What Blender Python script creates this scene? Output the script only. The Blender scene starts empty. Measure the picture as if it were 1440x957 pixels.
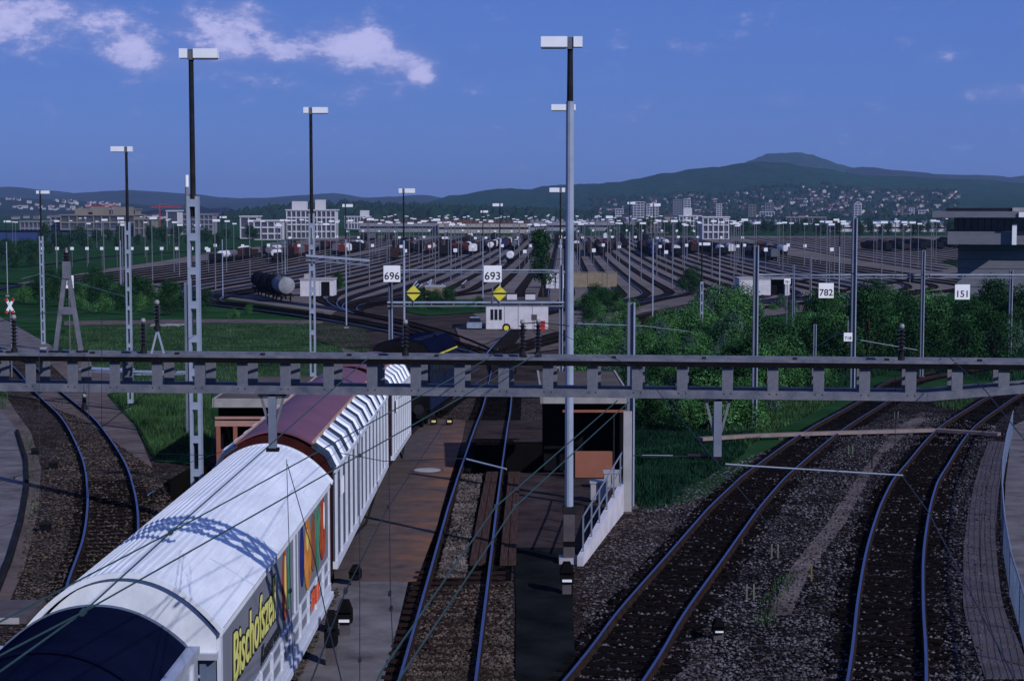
import bpy, bmesh, math, random
from mathutils import Vector, Matrix
random.seed(7)
sc = bpy.context.scene
C = sc.collection
R = math.radians
# ---------------------------------------------------------------- camera
F = 2400.0; TANP = 188.5 / F; PITCH = math.atan(TANP); CH = 9.5
cam_d = bpy.data.cameras.new('camera'); cam = bpy.data.objects.new('camera', cam_d); C.objects.link(cam)
cam.location = (0, 0, CH); cam.rotation_euler = (R(90) - PITCH, 0, 0)
cam_d.sensor_width = 36; cam_d.lens = F / 1440 * 36; cam_d.clip_start = .3; cam_d.clip_end = 60000
sc.camera = cam
sc.render.resolution_x = 1024; sc.render.resolution_y = 680
# ---------------------------------------------------------------- light
SUN_EL = R(31); SD = Vector((.67, -.743))          # horizontal direction towards the sun
w = bpy.data.worlds.new('World'); sc.world = w; w.use_nodes = True
nt = w.node_tree; N = nt.nodes; L = nt.links
for n in list(N): N.remove(n)
wo = N.new('ShaderNodeOutputWorld'); bg = N.new('ShaderNodeBackground'); bg.inputs[1].default_value = 0.065
sky = N.new('ShaderNodeTexSky'); sky.sky_type = 'NISHITA'; sky.sun_disc = False
sky.sun_elevation = SUN_EL; sky.sun_rotation = math.atan2(SD.x, SD.y); sky.altitude = 430
sky.air_density = 1.0; sky.dust_density = .3; sky.ozone_density = 2.5
def wn(t, **k):
    n = N.new(t)
    for a, b in k.items(): setattr(n, a, b)
    return n
def wmath(op, a, b=None):
    n = wn('ShaderNodeMath', operation=op)
    for i, v in enumerate((a, b)):
        if v is None: continue
        if isinstance(v, (int, float)): n.inputs[i].default_value = v
        else: L.new(v, n.inputs[i])
    return n.outputs[0]
tint = wn('ShaderNodeMix', data_type='RGBA', blend_type='MULTIPLY'); tint.inputs[0].default_value = 1
L.new(sky.outputs[0], tint.inputs[6]); tint.inputs[7].default_value = (.46, .62, 1.25, 1)
tc = wn('ShaderNodeTexCoord'); sx = wn('ShaderNodeSeparateXYZ'); L.new(tc.outputs['Generated'], sx.inputs[0])
az = wmath('ARCTAN2', sx.outputs[0], sx.outputs[1]); el = wmath('ARCSINE', sx.outputs[2])
# clouds: (azimuth, elevation) of fluffy cumulus, warped by noise
nz = wn('ShaderNodeTexNoise'); nz.inputs['Scale'].default_value = 40; nz.inputs['Detail'].default_value = 12; nz.inputs['Roughness'].default_value = .70
mp = wn('ShaderNodeMapping'); mp.inputs['Scale'].default_value = (1, 1, 2.0)
L.new(tc.outputs['Generated'], mp.inputs[0]); L.new(mp.outputs[0], nz.inputs['Vector'])
nz2 = wn('ShaderNodeTexNoise'); nz2.inputs['Scale'].default_value = 7; nz2.inputs['Detail'].default_value = 6
mp2 = wn('ShaderNodeMapping'); mp2.inputs['Scale'].default_value = (1, 1, 4.0); mp2.inputs['Location'].default_value = (3.1, .4, 0)
L.new(tc.outputs['Generated'], mp2.inputs[0]); L.new(mp2.outputs[0], nz2.inputs['Vector'])
def pa(px, py): return math.atan((px - 720) / F), math.atan((290 - py) / F)
tot = None
for px, py, rx, ry, a in [(48, 24, 80, 20, .8), (-60, 60, 80, 26, .7), (188, 76, 26, 22, .75), (325, 42, 62, 26, .85), (350, 20, 20, 12, .5), (500, 68, 48, 30, .95),
                          (565, 92, 36, 20, .85), (598, 112, 16, 13, .9), (400, 78, 75, 15, .75), (240, 92, 70, 12, .45), (500, 138, 60, 12, .35), (280, 112, 80, 14, .3),
                          (120, 60, 120, 30, .35), (1100, 145, 26, 9, .5), (1320, 90, 26, 8, .4), (1415, 138, 42, 14, .55), (980, 70, 70, 8, .2)]:
    a0, e0 = pa(px, py)
    dx = wmath('MULTIPLY', wmath('SUBTRACT', az, a0), F / rx); dy = wmath('MULTIPLY', wmath('SUBTRACT', el, e0), F / ry)
    q = wmath('ADD', wmath('MULTIPLY', dx, dx), wmath('MULTIPLY', dy, dy))
    g = wmath('MULTIPLY', wmath('EXPONENT', wmath('MULTIPLY', q, -.8)), a)
    tot = g if tot is None else wmath('ADD', tot, g)
high = wmath('MULTIPLY', wmath('SUBTRACT', el, .14), 3.0)                  # the same clouds go on above the frame
high = wn('ShaderNodeClamp').outputs[0] if False else wmath('MINIMUM', wmath('MAXIMUM', high, 0), .22)
tot2 = wmath('ADD', tot, wmath('MULTIPLY', high, wmath('MULTIPLY', nz2.outputs[0], 2)))
den = wmath('ADD', tot2, wmath('MULTIPLY', wmath('SUBTRACT', nz.outputs[0], .5), 3.3))
rmp = wn('ShaderNodeMapRange'); rmp.interpolation_type = 'SMOOTHSTEP'
L.new(den, rmp.inputs[0]); rmp.inputs[1].default_value = .16; rmp.inputs[2].default_value = 1.2
thin = wn('ShaderNodeMapRange'); L.new(wmath('ADD', tot2, wmath('MULTIPLY', nz2.outputs[0], .5)), thin.inputs[0]); thin.inputs[1].default_value = .36; thin.inputs[2].default_value = 1.3; thin.inputs[4].default_value = .5
cm = wn('ShaderNodeMix', data_type='RGBA'); cf = wmath('MINIMUM', wmath('ADD', wmath('MULTIPLY', rmp.outputs[0], .92), thin.outputs[0]), .95)
blu = wn('ShaderNodeMix', data_type='RGBA'); blu.inputs[0].default_value = .68; L.new(tint.outputs[2], blu.inputs[6]); blu.inputs[7].default_value = (1.28, 2.75, 8.9, 1)
L.new(cf, cm.inputs[0]); L.new(blu.outputs[2], cm.inputs[6]); cc = wn('ShaderNodeMix', data_type='RGBA'); L.new(rmp.outputs[0], cc.inputs[0]); cc.inputs[6].default_value = (3.6, 4.3, 9.5, 1); cc.inputs[7].default_value = (8.6, 8.6, 14.0, 1)
L.new(cc.outputs[2], cm.inputs[7])
L.new(cm.outputs[2], bg.inputs[0]); L.new(bg.outputs[0], wo.inputs[0])
sl = bpy.data.lights.new('sun', 'SUN'); sun = bpy.data.objects.new('sun', sl); C.objects.link(sun)
sl.energy = 3.6; sl.angle = R(.5); sl.color = (.95, .94, .97)
sv = Vector((SD.x * math.cos(SUN_EL), SD.y * math.cos(SUN_EL), math.sin(SUN_EL)))
sun.rotation_euler = sv.to_track_quat('Z', 'Y').to_euler()
sc.view_settings.view_transform = 'Standard'; sc.view_settings.look = 'None'; sc.view_settings.exposure = 0; sc.view_settings.gamma = 1
sc.render.engine = 'CYCLES'
sc.cycles.max_bounces = 6; sc.cycles.transparent_max_bounces = 8
# ---------------------------------------------------------------- ground height and pixel rays
KN = [(-60, 0), (52, 0), (60, -.2), (70, -.6), (80, -1.0), (91, -1.5), (105, -1.95), (120, -2.4), (137, -2.85), (154, -3.3), (175, -3.8), (193, -4.2), (250, -5.4), (300, -6.3), (400, -7.7), (467, -8.5), (600, -9.6), (800, -10.3), (1000, -10.5), (40000, -10.5)]
def gz(y):
    if y <= KN[0][0]: return 0
    for (a, za), (b, zb) in zip(KN, KN[1:]):
        if y <= b: return za + (zb - za) * (y - a) / (b - a)
    return KN[-1][1]
cp, sp = math.cos(PITCH), math.sin(PITCH)
def ray(px, py):
    dx = (px - 720) / F; dy = (478.5 - py) / F
    return Vector((dx, cp + dy * sp, -sp + dy * cp))
def P(px, py, Y):
    d = ray(px, py); t = Y / d.y
    return Vector((d.x * t, Y, CH + d.z * t))
def G(px, py, dz=0):
    d = ray(px, py); lo, hi = 8.0, 20000.0
    for _ in range(60):
        m = (lo + hi) / 2
        if CH + d.z / d.y * m - gz(m) - dz > 0: lo = m
        else: hi = m
    return P(px, py, lo)
# ---------------------------------------------------------------- materials
def M(name, col, rough=.85, metal=0, var=.3, scale=2.0, col2=None, bump=0, bscale=30, det=5, spec=.3, stretch=None, island=0, mode='noise', coords='Object'):
    m = bpy.data.materials.new(name); m.use_nodes = True
    n = m.node_tree.nodes; l = m.node_tree.links; b = n['Principled BSDF']
    b.inputs['Roughness'].default_value = rough; b.inputs['Metallic'].default_value = metal; b.inputs['Specular IOR Level'].default_value = spec if rough < .65 else 0.0
    t = n.new('ShaderNodeTexCoord'); mpn = n.new('ShaderNodeMapping'); l.new(t.outputs[coords], mpn.inputs[0])
    if stretch: mpn.inputs['Scale'].default_value = stretch
    c1 = [c * (1 - var) for c in col]; c2 = list(col2) if col2 else [c * (1 + var) for c in col]
    ns = n.new('ShaderNodeTexNoise'); ns.inputs['Scale'].default_value = scale; ns.inputs['Detail'].default_value = det; ns.inputs['Roughness'].default_value = .65
    l.new(mpn.outputs[0], ns.inputs['Vector'])
    cr = n.new('ShaderNodeValToRGB'); cr.color_ramp.elements[0].position = .3; cr.color_ramp.elements[1].position = .7
    cr.color_ramp.elements[0].color = (*c1, 1); cr.color_ramp.elements[1].color = (*c2, 1)
    l.new(ns.outputs[0], cr.inputs[0]); out = cr.outputs[0]
    if island:
        ge = n.new('ShaderNodeNewGeometry'); mr = n.new('ShaderNodeMapRange'); l.new(ge.outputs['Random Per Island'], mr.inputs[0])
        mr.inputs[3].default_value = 1 - island; mr.inputs[4].default_value = 1 + island
        mx = n.new('ShaderNodeVectorMath'); mx.operation = 'SCALE'; l.new(out, mx.inputs[0]); l.new(mr.outputs[0], mx.inputs['Scale']); out = mx.outputs[0]
    l.new(out, b.inputs['Base Color'])
    if bump:
        n2 = n.new('ShaderNodeTexNoise'); n2.inputs['Scale'].default_value = bscale; n2.inputs['Detail'].default_value = 4; l.new(mpn.outputs[0], n2.inputs['Vector'])
        bp = n.new('ShaderNodeBump'); bp.inputs['Strength'].default_value = bump; bp.inputs['Distance'].default_value = .03
        l.new(n2.outputs[0], bp.inputs['Height']); l.new(bp.outputs[0], b.inputs['Normal'])
    return m
def ballast_mat(name, base, bright, stain, cell=14, bright_amt=.5):
    """crushed stone: every Voronoi cell is a stone with its own grey, rusty stains at large scale"""
    m = bpy.data.materials.new(name); m.use_nodes = True
    n = m.node_tree.nodes; l = m.node_tree.links; b = n['Principled BSDF']; b.inputs['Roughness'].default_value = .95; b.inputs['Specular IOR Level'].default_value = 0
    t = n.new('ShaderNodeTexCoord')
    v = n.new('ShaderNodeTexVoronoi'); v.inputs['Scale'].default_value = cell; l.new(t.outputs['Object'], v.inputs['Vector'])
    sep = n.new('ShaderNodeSeparateColor'); l.new(v.outputs['Color'], sep.inputs[0])
    cr = n.new('ShaderNodeValToRGB'); e = cr.color_ramp.elements
    e[0].position = 0; e[0].color = (*[c * .35 for c in base], 1); e[1].position = 1; e[1].color = (*bright, 1)
    x = e.new(.45); x.color = (*base, 1); x = e.new(.86); x.color = (*[c * 1.9 for c in base], 1)
    l.new(sep.outputs[0], cr.inputs[0])
    ns = n.new('ShaderNodeTexNoise'); ns.inputs['Scale'].default_value = .35; ns.inputs['Detail'].default_value = 7; ns.inputs['Roughness'].default_value = .7; l.new(t.outputs['Object'], ns.inputs['Vector'])
    r2 = n.new('ShaderNodeMapRange'); l.new(ns.outputs[0], r2.inputs[0]); r2.inputs[1].default_value = .4; r2.inputs[2].default_value = .65
    mx = n.new('ShaderNodeMix'); mx.data_type = 'RGBA'; mx.blend_type = 'MULTIPLY'; l.new(r2.outputs[0], mx.inputs[0]); l.new(cr.outputs[0], mx.inputs[6]); mx.inputs[7].default_value = (*stain, 1)
    l.new(mx.outputs[2], b.inputs['Base Color'])
    bp = n.new('ShaderNodeBump'); bp.inputs['Strength'].default_value = .9; bp.inputs['Distance'].default_value = .05; bp.invert = True
    l.new(v.outputs['Distance'], bp.inputs['Height']); l.new(bp.outputs[0], b.inputs['Normal'])
    return m
m_ballast = ballast_mat('crushed_stone', (.036, .028, .026), (.26, .22, .20), (.5, .43, .40), cell=16)
m_ballast_d = ballast_mat('oily_crushed_stone', (.0065, .0055, .006), (.065, .058, .060), (.4, .35, .35))
m_ballast_m = ballast_mat('grey_crushed_stone', (.017, .0145, .0155), (.20, .18, .185), (.4, .38, .38), cell=17)
m_yard = M('yard_gravel', (.135, .115, .11), var=.35, scale=.05, det=8)
m_pit_shade = M('shade_dark_underpass_concrete', (.007, .0065, .0065), var=.3, scale=1)  # shade deep in the pit is put into this near-black concrete colour
m_throat = M('oily_brown_ground', (.014, .011, .011), col2=(.072, .056, .054), scale=.22, det=10, bump=.4, bscale=6)
m_trackbed = M('dark_track_bed', (.016, .014, .0145), var=.4, scale=.3)
m_grass_g = M('meadow', (.007, .030, .010), col2=(.026, .075, .028), scale=.12, det=9, bump=.6, bscale=3)
m_lawn = M('mown_lawn', (.018, .046, .022), col2=(.046, .082, .042), scale=.25, det=9, bump=.5, bscale=6)
m_dirt = M('bare_dirt', (.085, .066, .064), col2=(.16, .125, .118), scale=.5, det=8, bump=.4, bscale=8)
m_asph = M('grey_asphalt', (.10, .090, .098), col2=(.18, .165, .172), scale=.8, det=8, bump=.2, bscale=60)
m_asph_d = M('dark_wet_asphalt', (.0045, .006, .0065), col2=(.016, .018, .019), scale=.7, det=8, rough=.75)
m_deck = M('brown_platform_surface', (.030, .022, .023), col2=(.062, .046, .045), scale=.8, det=8, bump=.2, bscale=40)
m_rust = M('rust_stained_concrete', (.078, .064, .066), col2=(.105, .085, .084), scale=1.6, det=12, bump=.2, bscale=40)
def _rust(m):
    # brake-dust rust washed away from the rail, in slanting streaks
    n = m.node_tree.nodes; l = m.node_tree.links; b = n['Principled BSDF']; src = b.inputs['Base Color'].links[0].from_socket
    t = n.new('ShaderNodeTexCoord'); s_ = n.new('ShaderNodeSeparateXYZ'); l.new(t.outputs['Object'], s_.inputs[0])
    a = n.new('ShaderNodeMapRange'); a.interpolation_type = 'SMOOTHSTEP'; l.new(s_.outputs[0], a.inputs[0]); a.inputs[1].default_value = -4.4; a.inputs[2].default_value = -2.2
    mp_ = n.new('ShaderNodeMapping'); mp_.inputs['Rotation'].default_value = (0, 0, .45); mp_.inputs['Scale'].default_value = (.5, .95, 1); l.new(t.outputs['Object'], mp_.inputs[0])
    ns = n.new('ShaderNodeTexNoise'); ns.inputs['Scale'].default_value = 1.0; ns.inputs['Detail'].default_value = 9; ns.inputs['Roughness'].default_value = .62; l.new(mp_.outputs[0], ns.inputs['Vector'])
    r = n.new('ShaderNodeMapRange'); l.new(ns.outputs[0], r.inputs[0]); r.inputs[1].default_value = .40; r.inputs[2].default_value = .74
    mu = n.new('ShaderNodeMath'); mu.operation = 'MULTIPLY'; l.new(a.outputs[0], mu.inputs[0]); l.new(r.outputs[0], mu.inputs[1])
    mx = n.new('ShaderNodeMix'); mx.data_type = 'RGBA'; l.new(mu.outputs[0], mx.inputs[0]); l.new(src, mx.inputs[6]); mx.inputs[7].default_value = (.25, .11, .058, 1); l.new(mx.outputs[2], b.inputs['Base Color'])
_rust(m_rust)
m_conc = M('pale_concrete', (.30, .29, .30), var=.22, scale=1.2, det=8, bump=.2, bscale=20)
m_conc_d = M('weathered_concrete_slab', (.080, .070, .078), var=.3, scale=1.5, det=8, bump=.3, bscale=25)
m_roofslab = M('gravelled_flat_roof', (.085, .073, .068), var=.25, scale=.8, det=8)
m_fascia = M('concrete_fascia', (.26, .25, .245), var=.2, scale=1.5)
m_steel = M('galvanised_steel', (.10, .12, .17), rough=.6, metal=.1, var=.35, scale=4.5, det=12, col2=(.19, .185, .205), bump=.15, bscale=40)
m_steel_l = M('light_painted_steel', (.24, .28, .36), rough=.55, var=.15, scale=2.0)
m_steel_d = M('dark_weathered_steel', (.018, .019, .022), rough=.7, var=.4, scale=3)
m_grate = M('bluish_column_steel', (.13, .15, .20), rough=.6, var=.2, scale=2)
m_lamp = M('white_lamp_housing', (.72, .74, .78), rough=.4, var=.06, scale=2)
m_lampglass = M('grey_lamp_joint', (.10, .11, .12), rough=.4)
m_rail = M('polished_rail_head', (.055, .080, .20), rough=.35, metal=.7, var=.12, scale=1.0, spec=.5)
m_railside = M('rusty_rail_web', (.022, .014, .012), rough=.8, var=.4, scale=4)
m_sleeper = M('tarred_timber_sleeper', (.009, .007, .007), var=.45, scale=3, stretch=(1, 8, 1), bump=.4, bscale=20)
m_plank = M('worn_crossing_plank', (.040, .024, .022), col2=(.075, .046, .040), scale=3, stretch=(6, .6, 1), bump=.4, bscale=12)
m_sleeper_r = M('reddish_timber_sleeper', (.026, .015, .013), var=.4, scale=3, stretch=(1, 8, 1), bump=.4, bscale=20)
m_wroof = M('white_wagon_roof_paint', (.60, .63, .68), col2=(.76, .78, .82), rough=.45, var=.12, scale=1.6, det=12, stretch=(1.6, .35, 1))
m_silver = M('silver_wagon_side', (.44, .46, .52), rough=.4, metal=.35, var=.14, scale=1.5)
m_panel = M('grey_wagon_panel', (.165, .17, .20), rough=.55, var=.08, scale=1.5)
m_panel_l = M('silver_grey_frame_paint', (.56, .59, .66), rough=.4, metal=.1, var=.1, scale=3)
m_shoulder = M('shade_dark_shoulder_sheet', (.035, .05, .085), rough=.7, var=.2)  # silver sheet; shade between the glinting ribs is put into this dark colour
m_wside = M('grey_silver_sheet', (.06, .075, .115), rough=.5, metal=.2, var=.2, scale=1.5)
m_maroon = M('maroon_wagon_roof', (.135, .052, .075), rough=.6, var=.16, scale=1.0, det=8)
m_redend = M('dark_red_wagon_end', (.040, .010, .009), rough=.7, var=.3, scale=2)
m_navy = M('navy_wagon_roof', (.004, .006, .020), spec=.08, rough=.7, var=.2, scale=1.5)
m_blueend = M('blue_grey_wagon_end', (.10, .13, .19), rough=.6, var=.2)
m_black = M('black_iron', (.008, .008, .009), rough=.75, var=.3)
m_yellow = M('yellow_sign_paint', (.62, .55, .05), rough=.6, var=.1)
m_ltyel = M('yellow_lettering', (.60, .58, .16), rough=.6, var=.06)
m_blk = M('black_lettering', (.012, .012, .014), rough=.6, var=.05)
m_white = M('white_sign_paint', (.78, .78, .80), rough=.6, var=.05)
m_wall_w = M('white_rendered_wall', (.50, .49, .53), var=.14, scale=1.2, det=8)
m_orange = M('orange_painted_panel', (.235, .095, .065), rough=.8, var=.15, scale=1)
m_pink = M('faded_pink_rail', (.34, .19, .16), rough=.8, var=.1)
m_glass = M('dark_window_glass', (.012, .014, .02), rough=.15, var=.2, spec=.5)
m_green_wire = M('patinated_copper_wire', (.022, .050, .052), rough=.6, var=.2)
m_wire = M('black_wire', (.015, .017, .02), rough=.6, var=.2)
m_insul = M('brown_porcelain', (.016, .011, .010), rough=.25, var=.2, spec=.6)
m_insul_c = M('pale_insulator_cap', (.22, .22, .22), rough=.6)
m_leaf = [M('shrub_leaf_bright', (.014, .060, .014), col2=(.085, .21, .070), scale=.5, island=.6),
          M('shrub_leaf_dark', (.006, .024, .009), col2=(.026, .075, .028), scale=.6, island=.55),
          M('shrub_leaf_grey', (.030, .065, .045), col2=(.09, .16, .12), scale=.6, island=.5)]
m_bark = M('grey_brown_bark', (.04, .032, .028), var=.3, scale=5)
m_blade = M('grass_blade', (.012, .038, .012), col2=(.055, .115, .045), scale=.25, island=.5)
m_blade_d = M('dark_teal_bank_grass', (.004, .018, .010), col2=(.014, .044, .026), scale=.5, island=.5)  # darker, more teal than the other grass blades
m_forest = M('forest_canopy', (.006, .020, .012), col2=(.017, .042, .022), scale=.02, det=12, bump=.0)
m_hill = M('hillside_canopy', (.003, .020, .016), col2=(.026, .080, .052), scale=.035, det=14, bump=0, var=.5)
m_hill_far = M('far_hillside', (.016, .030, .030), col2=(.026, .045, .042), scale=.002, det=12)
m_field = M('hillside_meadow', (.045, .085, .055), col2=(.08, .12, .07), scale=.003, det=10)
m_red = M('red_paint', (.40, .025, .02), rough=.5, var=.1)
m_tan = M('tan_concrete_panel', (.20, .165, .12), var=.25, scale=1.2, det=8)
m_tower = M('tower_concrete', (.15, .155, .185), var=.12, scale=.6, stretch=(1, 1, 3), det=8)
m_tower_d = M('dark_tower_recess', (.02, .02, .03), var=.2)
# ---------------------------------------------------------------- mesh builder
class MB:
    def __init__(s): s.v = []; s.f = []; s.mi = []; s.cur = 0
    def add(s, vs, fs):
        k = len(s.v); s.v += [tuple(v) for v in vs]; s.f += [tuple(i + k for i in f) for f in fs]; s.mi += [s.cur] * len(fs); return s
    def box(s, c, d, rz=0, rx=0, ry=0):
        x, y, z = d[0] / 2, d[1] / 2, d[2] / 2
        vs = [Vector((a, b, e)) for a in (-x, x) for b in (-y, y) for e in (-z, z)]
        if rz or rx or ry:
            m = Matrix.Rotation(rz, 3, 'Z') @ Matrix.Rotation(ry, 3, 'Y') @ Matrix.Rotation(rx, 3, 'X'); vs = [m @ v for v in vs]
        c = Vector(c)
        return s.add([v + c for v in vs], [(0, 1, 3, 2), (4, 6, 7, 5), (0, 4, 5, 1), (2, 3, 7, 6), (0, 2, 6, 4), (1, 5, 7, 3)])
    def bb(s, x0, x1, y0, y1, z0, z1): return s.box(((x0 + x1) / 2, (y0 + y1) / 2, (z0 + z1) / 2), (abs(x1 - x0), abs(y1 - y0), abs(z1 - z0)))
    def bar(s, a, b, w, h=None):
        a = Vector(a); b = Vector(b); h = h or w; d = (b - a).normalized(); up = Vector((0, 0, 1)) if abs(d.z) < .95 else Vector((0, 1, 0))
        x = d.cross(up).normalized() * w / 2; y = x.cross(d).normalized() * h / 2
        vs = [a - x - y, a + x - y, a + x + y, a - x + y, b - x - y, b + x - y, b + x + y, b - x + y]
        return s.add(vs, [(3, 2, 1, 0), (4, 5, 6, 7), (0, 1, 5, 4), (1, 2, 6, 5), (2, 3, 7, 6), (3, 0, 4, 7)])
    def tube(s, pts, r, n=8, r2=None, cap=True):
        pts = [Vector(p) for p in pts]; m = len(pts); vs = []; fs = []; px = None
        for i, p in enumerate(pts):
            d = (pts[min(i + 1, m - 1)] - pts[max(i - 1, 0)]).normalized()
            up = Vector((0, 0, 1)) if abs(d.z) < .95 else Vector((0, 1, 0))
            x = d.cross(up).normalized()
            if px is not None and x.dot(px) < 0: x = -x
            px = x; y = d.cross(x); rr = r if r2 is None else r + (r2 - r) * i / (m - 1)
            if isinstance(rr, (list, tuple)): rr = rr[i]
            vs += [p + (x * math.cos(2 * math.pi * k / n) + y * math.sin(2 * math.pi * k / n)) * rr for k in range(n)]
        for i in range(m - 1):
            for k in range(n): fs.append((i * n + k, i * n + (k + 1) % n, (i + 1) * n + (k + 1) % n, (i + 1) * n + k))
        if cap: fs += [tuple(range(n))[::-1], tuple((m - 1) * n + k for k in range(n))]
        return s.add(vs, fs)
    def lathe(s, c, prof, n=12):
        c = Vector(c); vs = []; fs = []
        for r, z in prof: vs += [c + Vector((r * math.cos(2 * math.pi * k / n), r * math.sin(2 * math.pi * k / n), z)) for k in range(n)]
        for i in range(len(prof) - 1):
            for k in range(n): fs.append((i * n + k, i * n + (k + 1) % n, (i + 1) * n + (k + 1) % n, (i + 1) * n + k))
        fs += [tuple(range(n))[::-1], tuple((len(prof) - 1) * n + k for k in range(n))]
        return s.add(vs, fs)
    def prism(s, prof, y0, y1, cap=True):
        """profile of (x, z) points, extruded along y"""
        n = len(prof); vs = [(x, y0, z) for x, z in prof] + [(x, y1, z) for x, z in prof]
        fs = [(i, (i + 1) % n, n + (i + 1) % n, n + i) for i in range(n)]
        if cap: fs += [tuple(range(n))[::-1], tuple(range(n, 2 * n))]
        return s.add(vs, fs)
    def strip(s, left, right):
        n = len(left); return s.add(list(left) + list(right), [(i, n + i, n + i + 1, i + 1) for i in range(n - 1)])
    def build(s, name, mat, parent=None, smooth=False, kind=None):
        me = bpy.data.meshes.new(name); me.from_pydata(s.v, [], s.f); me.validate()
        mats = mat if isinstance(mat, (list, tuple)) else [mat]
        for m in mats: me.materials.append(m)
        if len(mats) > 1: me.polygons.foreach_set('material_index', s.mi)
        b = bmesh.new(); b.from_mesh(me); bmesh.ops.recalc_face_normals(b, faces=b.faces); b.to_mesh(me); b.free()
        if smooth:
            me.polygons.foreach_set('use_smooth', [True] * len(me.polygons))
            try: me.set_sharp_from_angle(angle=R(40))
            except Exception: pass
        o = bpy.data.objects.new(name, me); C.objects.link(o)
        if parent is not None: o.parent = parent
        if kind: o['kind'] = kind
        return o
def tag(o, label, cat, group=None):
    o['label'] = label; o['category'] = cat
    if group: o['group'] = group
    return o
def thing(name, label, cat, loc=(0, 0, 0), rz=0, group=None, scale=None):
    o = bpy.data.objects.new(name, None); C.objects.link(o); o.location = loc; o.rotation_euler = (0, 0, rz); o.empty_display_size = .3
    return tag(o, label, cat, group)
def holder(name, loc=(0, 0, 0)):
    o = bpy.data.objects.new(name, None); C.objects.link(o); o.location = loc; o['kind'] = 'structure'; return o
def dup(src, loc=None, rz=None, label=None, scale=None, parent=None):
    c = src.copy(); C.objects.link(c)
    if parent is not None: c.parent = parent
    if loc is not None: c.location = loc
    if rz is not None: c.rotation_euler = (0, 0, rz)
    if scale is not None: c.scale = scale if isinstance(scale, tuple) else (scale,) * 3
    if label: c['label'] = label
    for ch in src.children: dup(ch, parent=c)
    return c
_txt = {}
def text_obj(s, size, mat, parent, loc, rot, name='lettering', offset=0, shear=0, sx=1, ext=.004):
    cu = bpy.data.curves.new('t', 'FONT'); cu.body = s; cu.size = size; cu.extrude = ext; cu.offset = offset; cu.shear = shear
    cu.align_x = 'CENTER'; cu.align_y = 'CENTER'; cu.resolution_u = 3
    t = bpy.data.objects.new('t', cu); C.objects.link(t)
    bpy.context.view_layer.update()
    me = bpy.data.meshes.new_from_object(t.evaluated_get(bpy.context.evaluated_depsgraph_get())); bpy.data.objects.remove(t)
    me.materials.clear(); me.materials.append(mat)
    o = bpy.data.objects.new(name, me); C.objects.link(o); o.parent = parent; o.location = loc; o.rotation_euler = rot; o.scale = (sx, 1, 1)
    return o
HOLES = [(-1.55, 1.9, 62.0, 73.5), (-12.2, -7.9, 54.4, 64.0)]      # openings over the underpass
def cut_holes(b):
    for x0, x1, y0, y1 in HOLES:
        for co, no in (((x0, 0, 0), (1, 0, 0)), ((x1, 0, 0), (1, 0, 0)), ((0, y0, 0), (0, 1, 0)), ((0, y1, 0), (0, 1, 0))):
            bmesh.ops.bisect_plane(b, geom=list(b.verts) + list(b.edges) + list(b.faces), plane_co=co, plane_no=no)
        dele = [f for f in b.faces if x0 < f.calc_center_median().x < x1 and y0 < f.calc_center_median().y < y1]
        bmesh.ops.delete(b, geom=dele, context='FACES')
def sheet(name, pts, mat, dz, step=2.0, kind='structure', edge=None):
    """flat ground region given by world XY outline, cut in rows along Y so that it follows the ground; dz above it"""
    b = bmesh.new(); vs = [b.verts.new((x, y, 0)) for x, y in pts]; b.faces.new(vs)
    ys = [p[1] for p in pts]; y = min(ys)
    cuts = set(); k = math.ceil(min(ys) / step) * step
    while k < max(ys): cuts.add(k); k += step if k < 140 else step * 5
    cuts |= {a for a, _ in KN if min(ys) < a < max(ys)}
    for c in sorted(cuts): bmesh.ops.bisect_plane(b, geom=list(b.verts) + list(b.edges) + list(b.faces), plane_co=(0, c, 0), plane_no=(0, 1, 0))
    if min(ys) < 74 and max(ys) > 54: cut_holes(b)
    for v in b.verts: v.co.z = gz(v.co.y) + dz
    bmesh.ops.recalc_face_normals(b, faces=b.faces)
    me = bpy.data.meshes.new(name); b.to_mesh(me); b.free(); me.materials.append(mat)
    if me.polygons and me.polygons[0].normal.z < 0: me.flip_normals()
    o = bpy.data.objects.new(name, me); C.objects.link(o); o['kind'] = kind; return o
def px_sheet(name, pix, mat, dz): return sheet(name, [tuple(G(*p)[:2]) for p in pix], mat, dz)
def spline(pts, step=1.0):
    pts = [Vector((p[0], p[1])) for p in pts]; out = []
    q = [pts[0] * 2 - pts[1]] + pts + [pts[-1] * 2 - pts[-2]]
    for i in range(1, len(q) - 2):
        a, b, c, d = q[i - 1:i + 3]; n = max(2, int((c - b).length / step))
        for k in range(n):
            t = k / n; out.append(.5 * ((2 * b) + (c - a) * t + (2 * a - 5 * b + 4 * c - d) * t * t + (3 * b - a - 3 * c + d) * t ** 3))
    out.append(pts[-1]); return out
def offs(path, d):
    out = []
    for i, p in enumerate(path):
        t = (path[min(i + 1, len(path) - 1)] - path[max(i - 1, 0)]).normalized(); out.append(p + Vector((t.y, -t.x)) * d)
    return out
def w3(p, dz=0): return Vector((p[0], p[1], gz(p[1]) + dz))
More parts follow.
